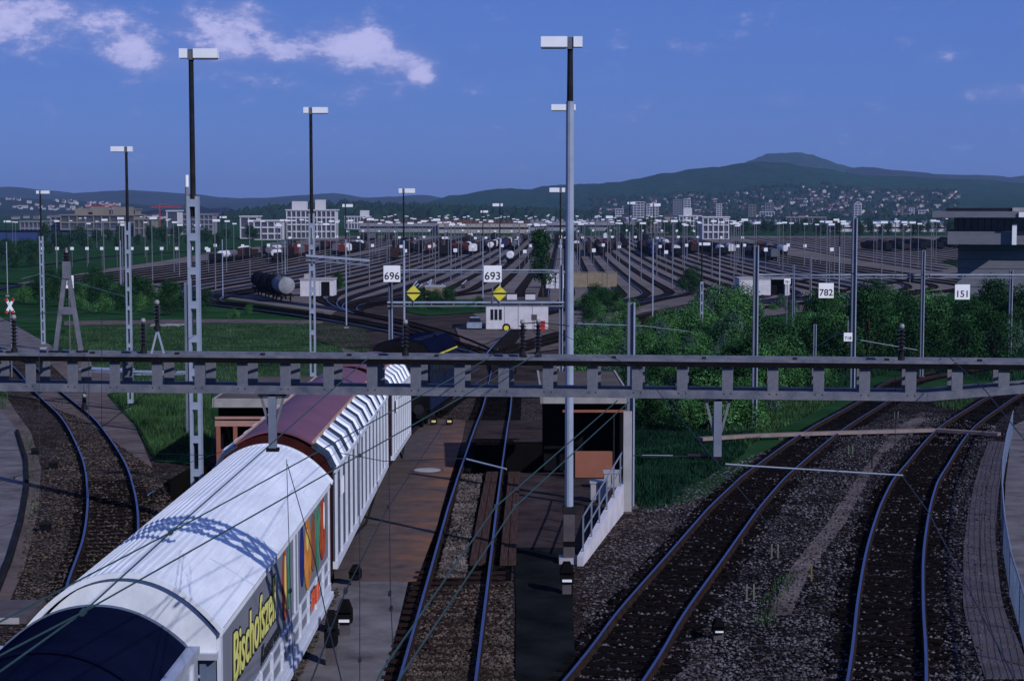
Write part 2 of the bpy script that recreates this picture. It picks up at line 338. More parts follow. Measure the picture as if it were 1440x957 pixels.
# ================================================================ GROUND
def terrain():
    xs = [-20000, -6000, -2500, -1000, -400, -150, -50, 0, 50, 150, 400, 1000, 2500, 6000, 20000]
    ys = [-60, 0, 30] + [k for k, _ in KN[1:-1]] + [1300, 1700, 2500, 4000, 8000, 16000, 30000]
    mb = MB(); vs = [(x, y, gz(y)) for y in ys for x in xs]; n = len(xs)
    mb.add(vs, [(j * n + i, j * n + i + 1, (j + 1) * n + i + 1, (j + 1) * n + i) for j in range(len(ys) - 1) for i in range(n - 1)])
    o = mb.build('ground', m_grass_g, kind='structure'); b = bmesh.new(); b.from_mesh(o.data); cut_holes(b)
    for v in b.verts: v.co.z = gz(v.co.y)
    b.to_mesh(o.data); b.free(); return o
terrain()
# ballast of the near area, from the left road to the right walkway
sheet('ballast_bed', [(-40, -50), (30, -50), (30, 20), (21, 40), (24, 62), (34, 90), (50, 125), (44, 128), (27, 95), (18, 72), (8.6, 59), (4.6, 53.2), (3, 40), (-9, 40), (-7.5, 62), (-10.5, 70), (-18, 92), (-30, 120), (-42, 142), (-52, 142), (-40, 110), (-30, 88), (-22, 70), (-20, 56), (-18, 40), (-20, 20)], m_ballast, .02)
sheet('ballast_bed', [(-9.2, 34), (-9.5, 50), (-8.6, 66), (-7.9, 80), (-8, 110), (-3, 128), (2, 128), (2.4, 100), (1.0, 70), (4.7, 53.5), (4.2, 40), (4.5, 10), (-9.2, 10)], m_ballast, .024)
sheet('ballast_bed', [(4.0, 30), (5.2, 53), (9.5, 60), (19, 73), (28, 95), (46, 126), (60, 150), (62, 148), (52, 123), (38, 92), (26, 68), (19.2, 60), (15.5, 45), (13, 28), (4, 28)], m_ballast_m, .028)
# verge path of pale grit between the two right tracks
px_sheet('ballast_bed', [(1062, 642), (1120, 612), (1250, 556), (1300, 545), (1420, 540), (1520, 548), (1450, 600), (1420, 622), (1385, 640), (1370, 700), (1100, 720)], m_ballast_m, .0315)
px_sheet('grit_path', [(1080, 868), (1112, 800), (1165, 735), (1215, 660), (1262, 600), (1300, 582), (1300, 592), (1240, 640), (1190, 735), (1140, 800), (1112, 866)], m_dirt, .036)
# left road, kerb strip, dirt
px_sheet('road', [(-520, 957), (-420, 760), (-260, 620), (-40, 470), (0, 470), (-10, 560), (24, 606), (36, 650), (36, 700), (20, 760), (-14, 830), (-90, 957)], m_asph, .05)
px_sheet('verge', [(24, 606), (-10, 560), (10, 560), (44, 610), (58, 660), (54, 720), (34, 800), (8, 860), (-26, 880), (-14, 830), (20, 760), (36, 700), (36, 650)], m_dirt, .045)
px_sheet('dirt_path', [(45, 560), (115, 590), (185, 640), (215, 660), (190, 600), (150, 556), (205, 575), (185, 540), (110, 505), (62, 488), (70, 512), (95, 536)], m_dirt, .055)
px_sheet('dirt_path', [(-60, 445), (-10, 440), (70, 485), (88, 500), (40, 500), (-60, 470)], m_asph, .05)
px_sheet('lawn', [(70, 488), (100, 458), (420, 450), (530, 470), (530, 520), (500, 560), (240, 560), (180, 540), (112, 505)], m_lawn, .03)
px_sheet('dirt_path', [(90, 452), (300, 449), (520, 452), (520, 457), (300, 454), (90, 458)], m_dirt, .05)
px_sheet('tall_grass_bank', [(150, 556), (190, 600), (218, 650), (285, 656), (300, 640), (300, 550), (220, 545), (180, 545)], m_grass_g, .065)
# centre platform surfaces
px_sheet('platform_surface', [(470, 820), (585, 820), (615, 740), (650, 620), (655, 592), (570, 585), (560, 610), (500, 720), (470, 790)], m_rust, .05)
px_sheet('service_path', [(380, 990), (418, 900), (440, 870), (470, 820), (574, 820), (560, 880), (540, 957), (535, 990)], m_asph, .054)
px_sheet('platform_surface', [(655, 592), (650, 622), (646, 640), (660, 640), (664, 618), (730, 618), (728, 640), (800, 640), (800, 592)], m_deck, .05)
px_sheet('platform_surface', [(722, 620), (720, 700), (722, 772), (806, 772), (822, 790), (880, 690), (882, 620)], m_deck, .058)
px_sheet('walkway', [(722, 772), (726, 860), (724, 990), (812, 990), (806, 870), (806, 772)], m_asph_d, .054)
px_sheet('dirt_path', [(640, 500), (560, 470), (560, 440), (680, 455), (790, 462), (800, 520), (720, 520)], m_dirt, .04)
px_sheet('dirt_path', [(440, 440), (470, 420), (530, 410), (560, 420), (540, 470), (470, 450)], m_dirt, .05)
px_sheet('dirt_path', [(700, 410), (740, 398), (800, 405), (800, 425), (720, 428)], m_dirt, .05)
# right: grey ground beyond the fence
px_sheet('gravel_yard', [(1424, 600), (1414, 680), (1412, 740), (1420, 800), (1434, 880), (1452, 990), (1800, 990), (1700, 620), (1500, 560)], m_asph, .05)
# yard ground
def xl(y): # left edge of the sorting yard
    t = [(110, -9), (150, -15), (235, -26), (300, -54), (330, -84), (370, -108), (500, -118), (700, -126), (1150, -122)]
    for (a, xa), (b, xb) in zip(t, t[1:]):
        if y <= b: return xa + (xb - xa) * (y - a) / (b - a)
    return t[-1][1]
def xr(y):
    t = [(110, 3), (150, 6), (200, 22), (250, 48), (300, 76), (420, 116), (600, 150), (720, 235), (1150, 290)]
    for (a, xa), (b, xb) in zip(t, t[1:]):
        if y <= b: return xa + (xb - xa) * (y - a) / (b - a)
    return t[-1][1]
YS = [110, 130, 150, 200, 235, 250, 300, 330, 370, 420, 500, 600, 700, 800, 1150]
sheet('yard_ground', [(xl(y), y) for y in YS] + [(xr(y), y) for y in YS[::-1]], m_yard, .08, step=5)
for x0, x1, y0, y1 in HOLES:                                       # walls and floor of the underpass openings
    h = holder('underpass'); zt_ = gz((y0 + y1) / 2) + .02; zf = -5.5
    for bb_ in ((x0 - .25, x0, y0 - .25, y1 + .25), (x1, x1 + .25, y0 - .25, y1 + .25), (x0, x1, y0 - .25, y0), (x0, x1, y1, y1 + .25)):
        MB().bb(*bb_, zf, min(gz(bb_[2]), gz(bb_[3])) + .015).build('underpass_wall', m_pit_shade, h)
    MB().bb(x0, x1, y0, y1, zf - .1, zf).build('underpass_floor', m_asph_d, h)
# ================================================================ TRACKS
near_tracks = []
def railway_track(pts, y_sleep=78, sleeper=None, base=.03, bed=True, sl_from=26, seg=1.0, sleepers=True):
    path = spline(pts, seg); near_tracks.append(path)
    h = holder('railway_track')
    if bed:
        mb = MB(); mb.strip([w3(p, base + .012) for p in offs(path, -1.32)], [w3(p, base + .012) for p in offs(path, 1.32)])
        o_ = mb.build('track_bed', m_ballast_d, h); b_ = bmesh.new(); b_.from_mesh(o_.data); cut_holes(b_); b_.to_mesh(o_.data); b_.free()
    for s in (-.7525, .7525):
        c = offs(path, s); a, b = offs(path, s - .031), offs(path, s + .031); a2, b2 = offs(path, s - .07), offs(path, s + .07)
        t = MB(); n = len(c)
        zt, zb = base + .19, base + .02
        t.cur = 0; t.strip([w3(p, zt) for p in a], [w3(p, zt) for p in b])
        t.cur = 1
        t.strip([w3(p, zb) for p in a2], [w3(p, zt - .03) for p in offs(path, s - .012)]); t.strip([w3(p, zt - .04) for p in offs(path, s + .012)], [w3(p, zb) for p in b2])
        t.strip([w3(p, zt - .04) for p in a], [w3(p, zt) for p in a]); t.strip([w3(p, zt) for p in b], [w3(p, zt - .04) for p in b])
        t.build('rail', [m_rail, m_railside], h)
    if sleepers:
        me = None; acc = 0; last = path[0]; cnt = 0
        for i in range(1, len(path)):
            d = path[i] - last; acc = d.length
            if acc < .62: continue
            tdir = d.normalized(); pos = last + tdir * .62
            while (path[i] - pos).length < 40 and (path[i] - last).length >= .62:
                last = last + (path[i] - last).normalized() * .62
                if last.y > y_sleep or last.y < sl_from: continue
                if me is None:
                    q = MB(); q.box((0, 0, -.006), (2.34, .24, .07)); me = q.build('sleeper', sleeper or m_sleeper, h); so = me
                else: so = bpy.data.objects.new('sleeper', me.data); C.objects.link(so); so.parent = h
                so.location = w3(last, base + .012 + random.uniform(-.006, .004)); so.rotation_euler = (0, 0, math.atan2(-tdir.x, tdir.y) + random.uniform(-.012, .012)); cnt += 1
    return h
def from_left(pix, extra0=(), extra1=(), side=.7525):
    p = [Vector(G(*q)[:2]) for q in pix]; return list(extra0) + offs(p, side) + list(extra1)
MID = [(-1.9, 12), (-1.62, 24), (-1.45, 34.2), (-1.19, 55.6), (-1.0, 75), (-.8, 95), (-.7, 125), (-.5, 150)]
TRN = [(-5.95, 5), (-5.62, 20), (-5.45, 38), (-5.45, 60), (-5.3, 78), (-4.5, 93), (-3.2, 108), (-1.6, 124)]
railway_track(MID, sleeper=m_sleeper_r, y_sleep=44, bed=True, sl_from=26)
railway_track(TRN, y_sleep=34, sl_from=28)
L1 = from_left([(60, 935), (93, 840), (118.5, 760), (123, 696), (113, 644), (85, 591), (53, 559), (6, 509), (-60, 478)])
L1 = [Vector((-5.9, 20)), Vector((-7.2, 29)), Vector((-8.9, 36))] + L1[1:]
railway_track(L1, y_sleep=60, base=.028, bed=False)
R1 = from_left([(805, 957), (870, 871), (935, 795), (1020, 700), (1060, 665), (1135, 611), (1215, 565), (1288, 530)])
R1 = [Vector((-1.15, 22))] + R1 + [Vector((R1[-1].x + 22, R1[-1].y + 28))]
railway_track(R1, y_sleep=72, base=.035)
R2 = from_left([(1194, 957), (1207, 850), (1222, 770), (1247, 700), (1270, 665), (1330, 600), (1410, 552), (1500, 520)])
R2 = [Vector((R2[0].x - 2.6, 23))] + R2
railway_track(R2, y_sleep=72, base=.035)
railway_track([tuple(G(*p)[:2]) for p in [(1040, 515), (1062, 492), (1080, 478), (1105, 466), (1150, 455), (1210, 447)]], sleepers=False, base=.05, seg=4)
railway_track([tuple(G(*p)[:2]) for p in [(1075, 515), (1092, 492), (1115, 476), (1150, 465), (1230, 455)]], sleepers=False, base=.055, seg=4)
# yard tracks: fans of eight behind their ladders
def yard_x(i, y): return -108 + i * 4.72 + .030 * (y - 450) * (1 if 8 < i < 40 else .4)
def flat_track(path, bedw=2.0, dz=.12):
    h = holder('railway_track'); mb = MB()
    mb.strip([w3(p, dz) for p in offs(path, -bedw / 2)], [w3(p, dz) for p in offs(path, bedw / 2)]); mb.build('track_bed', m_trackbed, h)
    for s in (-.75, .75):
        m2 = MB(); m2.strip([w3(p, dz + .14) for p in offs(path, s - .07)], [w3(p, dz + .14) for p in offs(path, s + .07)])
        m2.strip([w3(p, dz + .01) for p in offs(path, s - .07)], [w3(p, dz + .14) for p in offs(path, s - .07)]); m2.build('rail', m_railside if random.random() < .8 else m_rail, h)
YT = []
NT = 46; throats = {0: (-70, 300), 1: (-44, 262), 2: (-20, 225), 3: (3, 215), 4: (22, 230), 5: (48, 268)}
hump = Vector((-1.4, 138))
for i in range(NT):
    g = min(i // 8, 5); tx, ty = throats[g]
    k = (i % 8 - 3.5) / 3.5
    ye = ty + 95 + abs(k) * 22
    a = Vector((tx, ty)); b = Vector((yard_x(i, ye), ye)); path = []
    da = (a - hump).normalized() * 42; db = Vector((.03, 1)) * 48
    for s in range(15):
        t = s / 15; path.append(a * (1 - t) ** 3 + (a + da) * 3 * t * (1 - t) ** 2 + (b - db) * 3 * t * t * (1 - t) + b * t ** 3)
    y = ye
    while y <= 1120: path.append(Vector((yard_x(i, y), y))); y += 28
    flat_track(path, dz=.12 + .012 * (i % 4)); YT.append(path)
for g, (tx, ty) in throats.items():
    a = hump; b = Vector((tx, ty)); path = []
    for s in range(13):
        t = s / 12; c = a + Vector((0, 30)) + (Vector((0, 0)))
        path.append(a * (1 - t) ** 2 + (a + Vector(((b.x - a.x) * .28, (b.y - a.y) * .55))) * 2 * t * (1 - t) + b * t * t)
    flat_track(path, dz=.17 + .012 * g)
flat_track([Vector((-.6, 120)), Vector((-.8, 128)), Vector((-1.2, 134)), hump + Vector((0, 2))], dz=.2)
px_sheet('throat_ground', [(430, 476), (470, 440), (520, 418), (575, 405), (640, 420), (700, 470), (790, 470), (830, 462), (905, 440), (980, 425), (1010, 432), (930, 462), (860, 478), (800, 500), (800, 560), (560, 560), (520, 500)], m_throat, .105)
px_sheet('lawn', [(572, 424), (682, 422), (684, 440), (600, 446), (572, 440)], m_grass_g, .20)
px_sheet('dirt_path', [(640, 462), (700, 446), (790, 462), (800, 492), (700, 505), (650, 488)], m_dirt, .20)
# sidings beyond the right of the yard
for k in range(16):
    flat_track([Vector((118 + k * 7.5 + t * .05, 470 + k * 24 + t)) for t in range(0, 640 - k * 24, 30)], dz=.12)
# long outer leads on the left
flat_track(spline([tuple(G(*p)[:2]) for p in [(-30, 398), (60, 402), (150, 408), (260, 420), (360, 432), (460, 446), (520, 462)]], 8), dz=.14)
flat_track(spline([tuple(G(*p)[:2]) for p in [(-30, 412), (80, 396), (200, 402), (330, 418), (430, 430), (500, 440)]], 8), dz=.155)
flat_track(spline([tuple(G(*p)[:2]) for p in [(0, 377), (70, 372), (140, 362), (230, 356), (330, 350)]], 10), dz=.14)
flat_track(spline([tuple(G(*p)[:2]) for p in [(1075, 428), (1140, 418), (1220, 404), (1340, 386), (1480, 372)]], 8), dz=.14)
flat_track(spline([tuple(G(*p)[:2]) for p in [(850, 440), (880, 434), (940, 420), (1010, 408), (1080, 402), (1180, 388)]], 8), dz=.16)
# ================================================================ HILLS, FAR LAND
def interp(t, x):
    if x <= t[0][0]: return t[0][1]
    for (a, ya), (b, yb) in zip(t, t[1:]):
        if x <= b:
            k = (x - a) / (b - a); k = k * k * (3 - 2 * k) * .5 + k * .5
            return ya + (yb - ya) * k
    return t[-1][1]
from mathutils import noise
def hill(name, prof, Y, depth, mat, amp=6, step=6, sx=60, base=-10.5, front=.9):
    """prof: skyline as (px, py) seen from the camera, turned into heights at distance Y; a real ridge with a front and a back slope"""
    xs = []; x = prof[0][0]
    while x <= prof[-1][0]: xs.append(x); x += step
    rows = 16; vs = []
    for j in range(rows):
        t = j / (rows - 1); y = Y + (t - .62) * depth / .62
        f = math.sin(min(t / .62, 1) * math.pi / 2) ** 1.15 if t < .62 else math.cos((t - .62) / .38 * math.pi / 2)
        for x in xs:
            h = P(x, interp(prof, x), Y).z - base; X = (x - 720) * Y / F
            n = noise.fractal(Vector((X / sx, y / sx, 0)), .9, 2.1, 6) * amp
            big = noise.noise(Vector((X / (sx * 9), y / (sx * 7), 3.3)))
            e = f ** (1 + .7 * big)
            vs.append((X, y, base - 3 + max(0, h + 3) * e + n * min(1, max(0, h * e / 10))))
    n = len(xs)
    return MB().add(vs, [(j * n + i, j * n + i + 1, (j + 1) * n + i + 1, (j + 1) * n + i) for j in range(rows - 1) for i in range(n - 1)]).build(name, mat, smooth=True, kind='structure')
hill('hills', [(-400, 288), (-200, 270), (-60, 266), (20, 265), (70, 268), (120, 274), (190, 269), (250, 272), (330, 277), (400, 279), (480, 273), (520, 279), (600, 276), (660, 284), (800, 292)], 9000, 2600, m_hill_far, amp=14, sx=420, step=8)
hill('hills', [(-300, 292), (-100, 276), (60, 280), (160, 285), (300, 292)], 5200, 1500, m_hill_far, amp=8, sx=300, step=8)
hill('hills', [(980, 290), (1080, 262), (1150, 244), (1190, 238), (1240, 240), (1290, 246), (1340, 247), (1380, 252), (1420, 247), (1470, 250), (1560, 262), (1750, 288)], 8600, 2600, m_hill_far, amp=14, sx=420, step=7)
hill('hills', [(960, 256), (1000, 242), (1035, 232), (1058, 223), (1070, 219.5), (1086, 216), (1098, 215), (1112, 215.5), (1124, 218), (1140, 225), (1160, 232), (1190, 240), (1230, 250), (1280, 268), (1330, 292)], 9300, 2200, m_hill, amp=22, sx=150, step=3)
hill('hills', [(540, 300), (600, 288), (640, 275), (690, 268), (740, 267), (790, 262), (860, 257), (920, 246), (980, 237), (1040, 230), (1070, 230), (1100, 235), (1150, 245), (1200, 250), (1260, 252), (1330, 256), (1400, 262), (1460, 268), (1700, 292)], 5600, 2000, m_hill, amp=9, sx=140, step=4)
# low village slope under the forest with meadows
VS = [(780, 297), (900, 290), (1000, 281), (1080, 274), (1160, 270), (1240, 268), (1330, 272), (1440, 277), (1560, 284), (1750, 295)]
hill('hills', VS, 4600, 1500, m_hill, amp=3, sx=120, step=5)
hill('hills', [(1130, 284), (1190, 274), (1250, 272), (1300, 276), (1360, 284), (1400, 288)], 4420, 420, m_field, amp=1, sx=200, step=5)
hill('hills', [(1400, 292), (1428, 276), (1480, 273), (1560, 282)], 4400, 300, m_field, amp=1, sx=200, step=5)
# dark wood in the middle distance: a mass of crowns nobody could count
def wood(name, prof, Y, depth, n, r, seed, mat=None, clump=5):
    rnd = random.Random(seed); mb = MB()
    ico = [(0, 0, 1)] + [(.9 * math.cos(a), .9 * math.sin(a), .35) for a in [k * 1.2566 for k in range(5)]] + [(.8 * math.cos(a + .6), .8 * math.sin(a + .6), -.5) for a in [k * 1.2566 for k in range(5)]]
    fc = [(0, 1 + k, 1 + (k + 1) % 5) for k in range(5)] + [(1 + k, 6 + k, 1 + (k + 1) % 5) for k in range(5)] + [(6 + k, 6 + (k + 1) % 5, 1 + (k + 1) % 5) for k in range(5)]
    for _ in range(n):
        px = rnd.uniform(prof[0][0], prof[-1][0]); t = rnd.random(); y = Y + t * depth; X = (px - 720) * Y / F
        top = P(px, interp(prof, px), Y + depth).z
        ztop = gz(y) + (top - gz(y)) * (.62 + .38 * t) + rnd.uniform(-1, .5) * r * .5
        rr = r * rnd.uniform(.6, 1.3)
        if ztop < gz(y) + 3: continue
        a0 = rnd.random() * 6; hh = rr * rnd.uniform(.9, 1.6)
        vs = []
        for a, b, c in ico:
            k = rnd.uniform(.75, 1.2); vs.append((X + (a * math.cos(a0) - b * math.sin(a0)) * rr * k, y + (a * math.sin(a0) + b * math.cos(a0)) * rr * k, ztop - hh + c * hh * k))
        mb.add(vs, fc)
    o = mb.build(name, mat or m_forest, kind='stuff'); return o
def stuff(o, label, cat): tag(o, label, cat); o['kind'] = 'stuff'; return o
stuff(wood('distant_wood', [(285, 300), (320, 290), (380, 283), (450, 284), (560, 287), (700, 290), (860, 297)], 2500, 700, 2600, 16, 3), 'dark continuous wood along the foot of the sky behind the yard', 'wood')
stuff(wood('distant_wood', [(-80, 312), (60, 310), (200, 306), (300, 303), (340, 312)], 1900, 300, 420, 10, 4), 'dark tree belt behind the long terraced building on the left', 'wood')
stuff(wood('distant_wood', [(600, 306), (760, 303), (900, 305), (1100, 303), (1300, 300), (1500, 300)], 2300, 500, 1700, 12, 5), 'tree belt between the yard and the town below the hill', 'wood')
stuff(wood('distant_wood', [(820, 314), (1000, 312), (1200, 312), (1450, 314)], 1350, 160, 500, 8, 6), 'low belt of trees just beyond the far end of the yard', 'wood')
TREES_IN_TOWN = 1
# ================================================================ TOWN
m_bglass = M('reflecting_block_glass', (.05, .06, .085), rough=.3, var=.3, scale=.3)
m_house = [M('pale_house_wall', (.40, .38, .39), var=.06), M('cream_house_wall', (.30, .27, .25), var=.06), M('grey_house_wall', (.17, .17, .19), var=.06)]
m_rf = [M('brown_tiled_roof', (.05, .034, .030), var=.2), M('red_tiled_roof', (.11, .045, .035), var=.2)]
def house_mesh(w_, d_, h_, r_, wm, rm):
    mb = MB(); mb.cur = 0; mb.bb(-w_ / 2, w_ / 2, -d_ / 2, d_ / 2, -6, h_)
    mb.add([(-w_ / 2, -d_ / 2, h_), (-w_ / 2, d_ / 2, h_), (-w_ / 2, 0, h_ + r_ * .95), (w_ / 2, -d_ / 2, h_), (w_ / 2, d_ / 2, h_), (w_ / 2, 0, h_ + r_ * .95)], [(0, 1, 2), (3, 4, 5)])
    mb.cur = 1; e = .6
    for sgn in (-1, 1): mb.add([(-w_ / 2 - e, sgn * (d_ / 2 + e), h_ - .3), (w_ / 2 + e, sgn * (d_ / 2 + e), h_ - .3), (w_ / 2 + e, 0, h_ + r_), (-w_ / 2 - e, 0, h_ + r_)], [(0, 1, 2, 3)])
    mb.cur = 2
    for x in (-w_ * .28, 0, w_ * .28): mb.bb(x - .6, x + .6, -d_ / 2 - .05, -d_ / 2 + .1, h_ * .45, h_ * .75)
    o = mb.build('hillside_house', [wm, rm, m_glass]); return o
hs = [house_mesh(8, 7, 5, 2.6, m_house[0], m_rf[0]), house_mesh(10, 7, 5, 2.6, m_house[0], m_rf[1]), house_mesh(7, 7, 5.5, 2.4, m_house[1], m_rf[0]), house_mesh(13, 8, 7, 2, m_house[0], m_rf[0])]
first = {id(h): True for h in hs}
dg = bpy.context.evaluated_depsgraph_get; bpy.context.view_layer.update()
rnd = random.Random(11)
def ground_hit(x, y):
    hit, loc, *_ = sc.ray_cast(dep, Vector((x, y, 900)), Vector((0, 0, -1))); return loc.z if hit else gz(y)
dep = dg(); used_h = set(); nh = 0
for k in range(290):
    if k < 225:
        Y = rnd.uniform(2900, 4150); px = rnd.gauss(1120, 115) if rnd.random() < .5 else rnd.uniform(850, 1340)
        lab = 'pale gabled house on the slope at the foot of the wooded hill'; grp = 'houses on the slope below the wooded hill'
    else:
        Y = rnd.uniform(4200, 5100); px = rnd.uniform(-10, 170)
        lab = 'pale gabled house on the far hillside at the left'; grp = 'houses on the far hillside at the left'
    X = (px - 720) * Y / F; h = hs[k % 4]
    if h.name in used_h: h = dup(h)
    used_h.add(h.name); h.location = (X, Y, ground_hit(X, Y)); h.rotation_euler = (0, 0, rnd.choice([0, 0, 1.57]) + rnd.uniform(-.5, .5))
    h['label'] = lab; h['category'] = 'house'; h['group'] = grp
rnd = random.Random(77); mb = MB(); mm_ = 0
for k in range(430):
    Y = rnd.uniform(2800, 4200) if k < 330 else rnd.uniform(2500, 2900); px = rnd.uniform(840, 1345) if k < 380 else rnd.uniform(20, 330); X = (px - 720) * Y / F
    w_, d_, h_ = rnd.uniform(6, 12), rnd.uniform(6, 9), rnd.uniform(3.5, 7); z = ground_hit(X, Y); rz_ = rnd.uniform(-.6, .6)
    mb.cur = 0 if rnd.random() < .3 else 1; mb.box((X, Y, z + h_ / 2 - 1), (w_, d_, h_ + 2), rz=rz_); mb.cur = 2; q = Matrix.Rotation(rz_, 3, 'Z')
    vs = [q @ Vector(v) + Vector((X, Y, z + h_)) for v in ((-w_ / 2, -d_ / 2 - .4, 0), (w_ / 2, -d_ / 2 - .4, 0), (w_ / 2, d_ / 2 + .4, 0), (-w_ / 2, d_ / 2 + .4, 0), (-w_ / 2, 0, 2.6), (w_ / 2, 0, 2.6))]
    mb.add(vs, [(0, 1, 5, 4), (2, 3, 4, 5), (0, 4, 3), (1, 2, 5)])
mt_ = MB()
for k in range(1900):
    Y = rnd.uniform(2750, 4300); px = rnd.uniform(830, 1345); X = (px - 720) * Y / F; z = ground_hit(X, Y); r_ = rnd.uniform(4, 9); a0 = rnd.random() * 6
    top = [(X + r_ * math.cos(a0 + t * 1.257) * rnd.uniform(.8, 1.1), Y + r_ * math.sin(a0 + t * 1.257), z + r_ * .5) for t in range(5)]; bot = [(X + r_ * .9 * math.cos(a0 + .6 + t * 1.257), Y + r_ * .9 * math.sin(a0 + .6 + t * 1.257), z - 2) for t in range(5)]
    mt_.add([(X, Y, z + r_ * rnd.uniform(1.0, 1.5))] + top + bot, [(0, 1 + t, 1 + (t + 1) % 5) for t in range(5)] + [(1 + t, 6 + t, 1 + (t + 1) % 5) for t in range(5)] + [(6 + t, 6 + (t + 1) % 5, 1 + (t + 1) % 5) for t in range(5)])
stuff(mt_.build('garden_trees', m_forest), 'dark garden trees scattered between the town houses below the hill', 'trees')
stuff(mb.build('town_houses', [m_house[0], m_house[2], m_rf[0]]), 'densely packed small houses of the town at the foot of the wooded hill', 'houses')
m_bw = M('white_block_wall', (.46, .45, .48), var=.06, scale=.1); m_bg = M('grey_block_wall', (.20, .20, .23), var=.1, scale=.1); m_bt = M('beige_block_wall', (.19, .17, .15), var=.1, scale=.1)
def block(px0, px1, pyt, pyb, label, cat='building', wall=None, floors=4, bays=8, depth=18, Y=None, name='office_block', ribbon=False, rz=0, extra=None, rails=0):
    """a flat-roofed building with real storeys: the body, each window set back as its own part, floor slabs, roof slab"""
    Yb = Y or G((px0 + px1) / 2, pyb).y
    X0 = (px0 - 720) * Yb / F; X1 = (px1 - 720) * Yb / F; zt = P(720, pyt, Yb).z; zb = gz(Yb); W = X1 - X0; H = zt - zb
    o = thing(name, label, cat, ((X0 + X1) / 2, Yb, zb), rz)
    wall = wall or m_bw
    MB().bb(-W / 2, W / 2, .6, depth, -1, H).build('wall', wall, o)
    fh = H / floors; fr = MB()
    for f in range(floors + 1): fr.bb(-W / 2 - .3, W / 2 + .3, -.3, .7, f * fh - .45 - (.1 if f == floors else 0), f * fh + .45)
    nb = 1 if ribbon else bays
    for b in range(nb + 1): fr.bb(-W / 2 + W * b / nb - .35, -W / 2 + W * b / nb + .35, -.24, .64, -.5, H)
    fr.build('facade_frame', wall, o)
    wm = None
    for f in range(floors):
        for b in range(nb):
            if wm is None:
                q = MB(); q.bb(-W / nb / 2 + .34, W / nb / 2 - .34, -.06, .1, -fh / 2 + .44, fh / 2 - .44); wo_ = q.build('window', m_bglass, o); wm = wo_.data
            else: wo_ = bpy.data.objects.new('window', wm); C.objects.link(wo_); wo_.parent = o
            wo_.location = (-W / 2 + W * (b + .5) / nb, .56, (f + .5) * fh)
    MB().bb(-W / 2 - .8, W / 2 + .8, -.8, depth + .8, H, H + .7).build('roof', wall, o)
    if extra:
        for i, (a, b, hh) in enumerate(extra): MB().bb(-W / 2 + W * a, -W / 2 + W * b, 3, depth * .7, H + .7, H + .7 + hh).build('roof_house', wall, o)
    return o
block(87, 190, 303, 318, 'long beige terraced block with dark window bands behind trees at left', wall=m_bt, floors=3, bays=9, depth=30, Y=1150, extra=[(.18, .34, 4), (.42, .56, 5), (.7, .9, 5)])
block(150, 192, 295, 305, 'beige upper block rising behind the long terraced building', wall=m_bt, floors=3, bays=5, depth=20, Y=1260)
block(190, 216, 309, 322, 'low beige wing at the right end of the terraced block', wall=m_bt, floors=2, bays=4, Y=1130)
block(30, 66, 312, 322, 'low grey office building at the far left', wall=m_bg, floors=2, bays=6, Y=1200)
block(73, 87, 305, 322, 'narrow greenish-white tower beside the terraced block', wall=m_bg, floors=5, bays=2, Y=1160)
block(236, 251, 297, 322, 'tall white windowless-looking slab beside the chimney', wall=m_bw, floors=1, bays=1, Y=1180)
block(252, 300, 302, 322, 'grey office block behind the tall lattice mast', wall=m_bg, floors=4, bays=8, Y=1220)
block(339, 362, 305, 320, 'white cubic building left half above the parked wagons', wall=m_bw, floors=2, bays=2, Y=1060)
block(358, 396, 311, 326, 'white stepped building with one dark window strip above the wagons', wall=m_bw, floors=3, bays=4, Y=1020)
block(404, 437, 296, 322, 'white framed office block with open storeys left of the dark mast', wall=m_bw, floors=4, bays=5, Y=1060, extra=[(.2, .8, 5)])
block(440, 472, 296, 322, 'white framed office block with open storeys right of the dark mast', wall=m_bw, floors=4, bays=5, Y=1062, extra=[(.1, .5, 6)])
block(486, 520, 305, 315, 'long low white building beyond the yard with a roof cabin', wall=m_bw, floors=2, bays=8, Y=1500, extra=[(.6, .95, 5)])
block(988, 1024, 306, 331, 'white block with a broad roof edge beyond the yard tracks', wall=m_bw, floors=3, bays=5, Y=1040)
block(905, 943, 311, 321, 'low cream factory building beyond the yard', wall=m_bt, floors=2, bays=8, Y=1280)
block(955, 985, 304, 318, 'pale clustered block left of the white yard building', wall=m_bw, floors=3, bays=6, Y=1400, extra=[(.2, .6, 6)])
block(1105, 1160, 306, 317, 'long pale hall beyond the right of the yard', wall=m_bg, floors=2, bays=9, Y=1450)
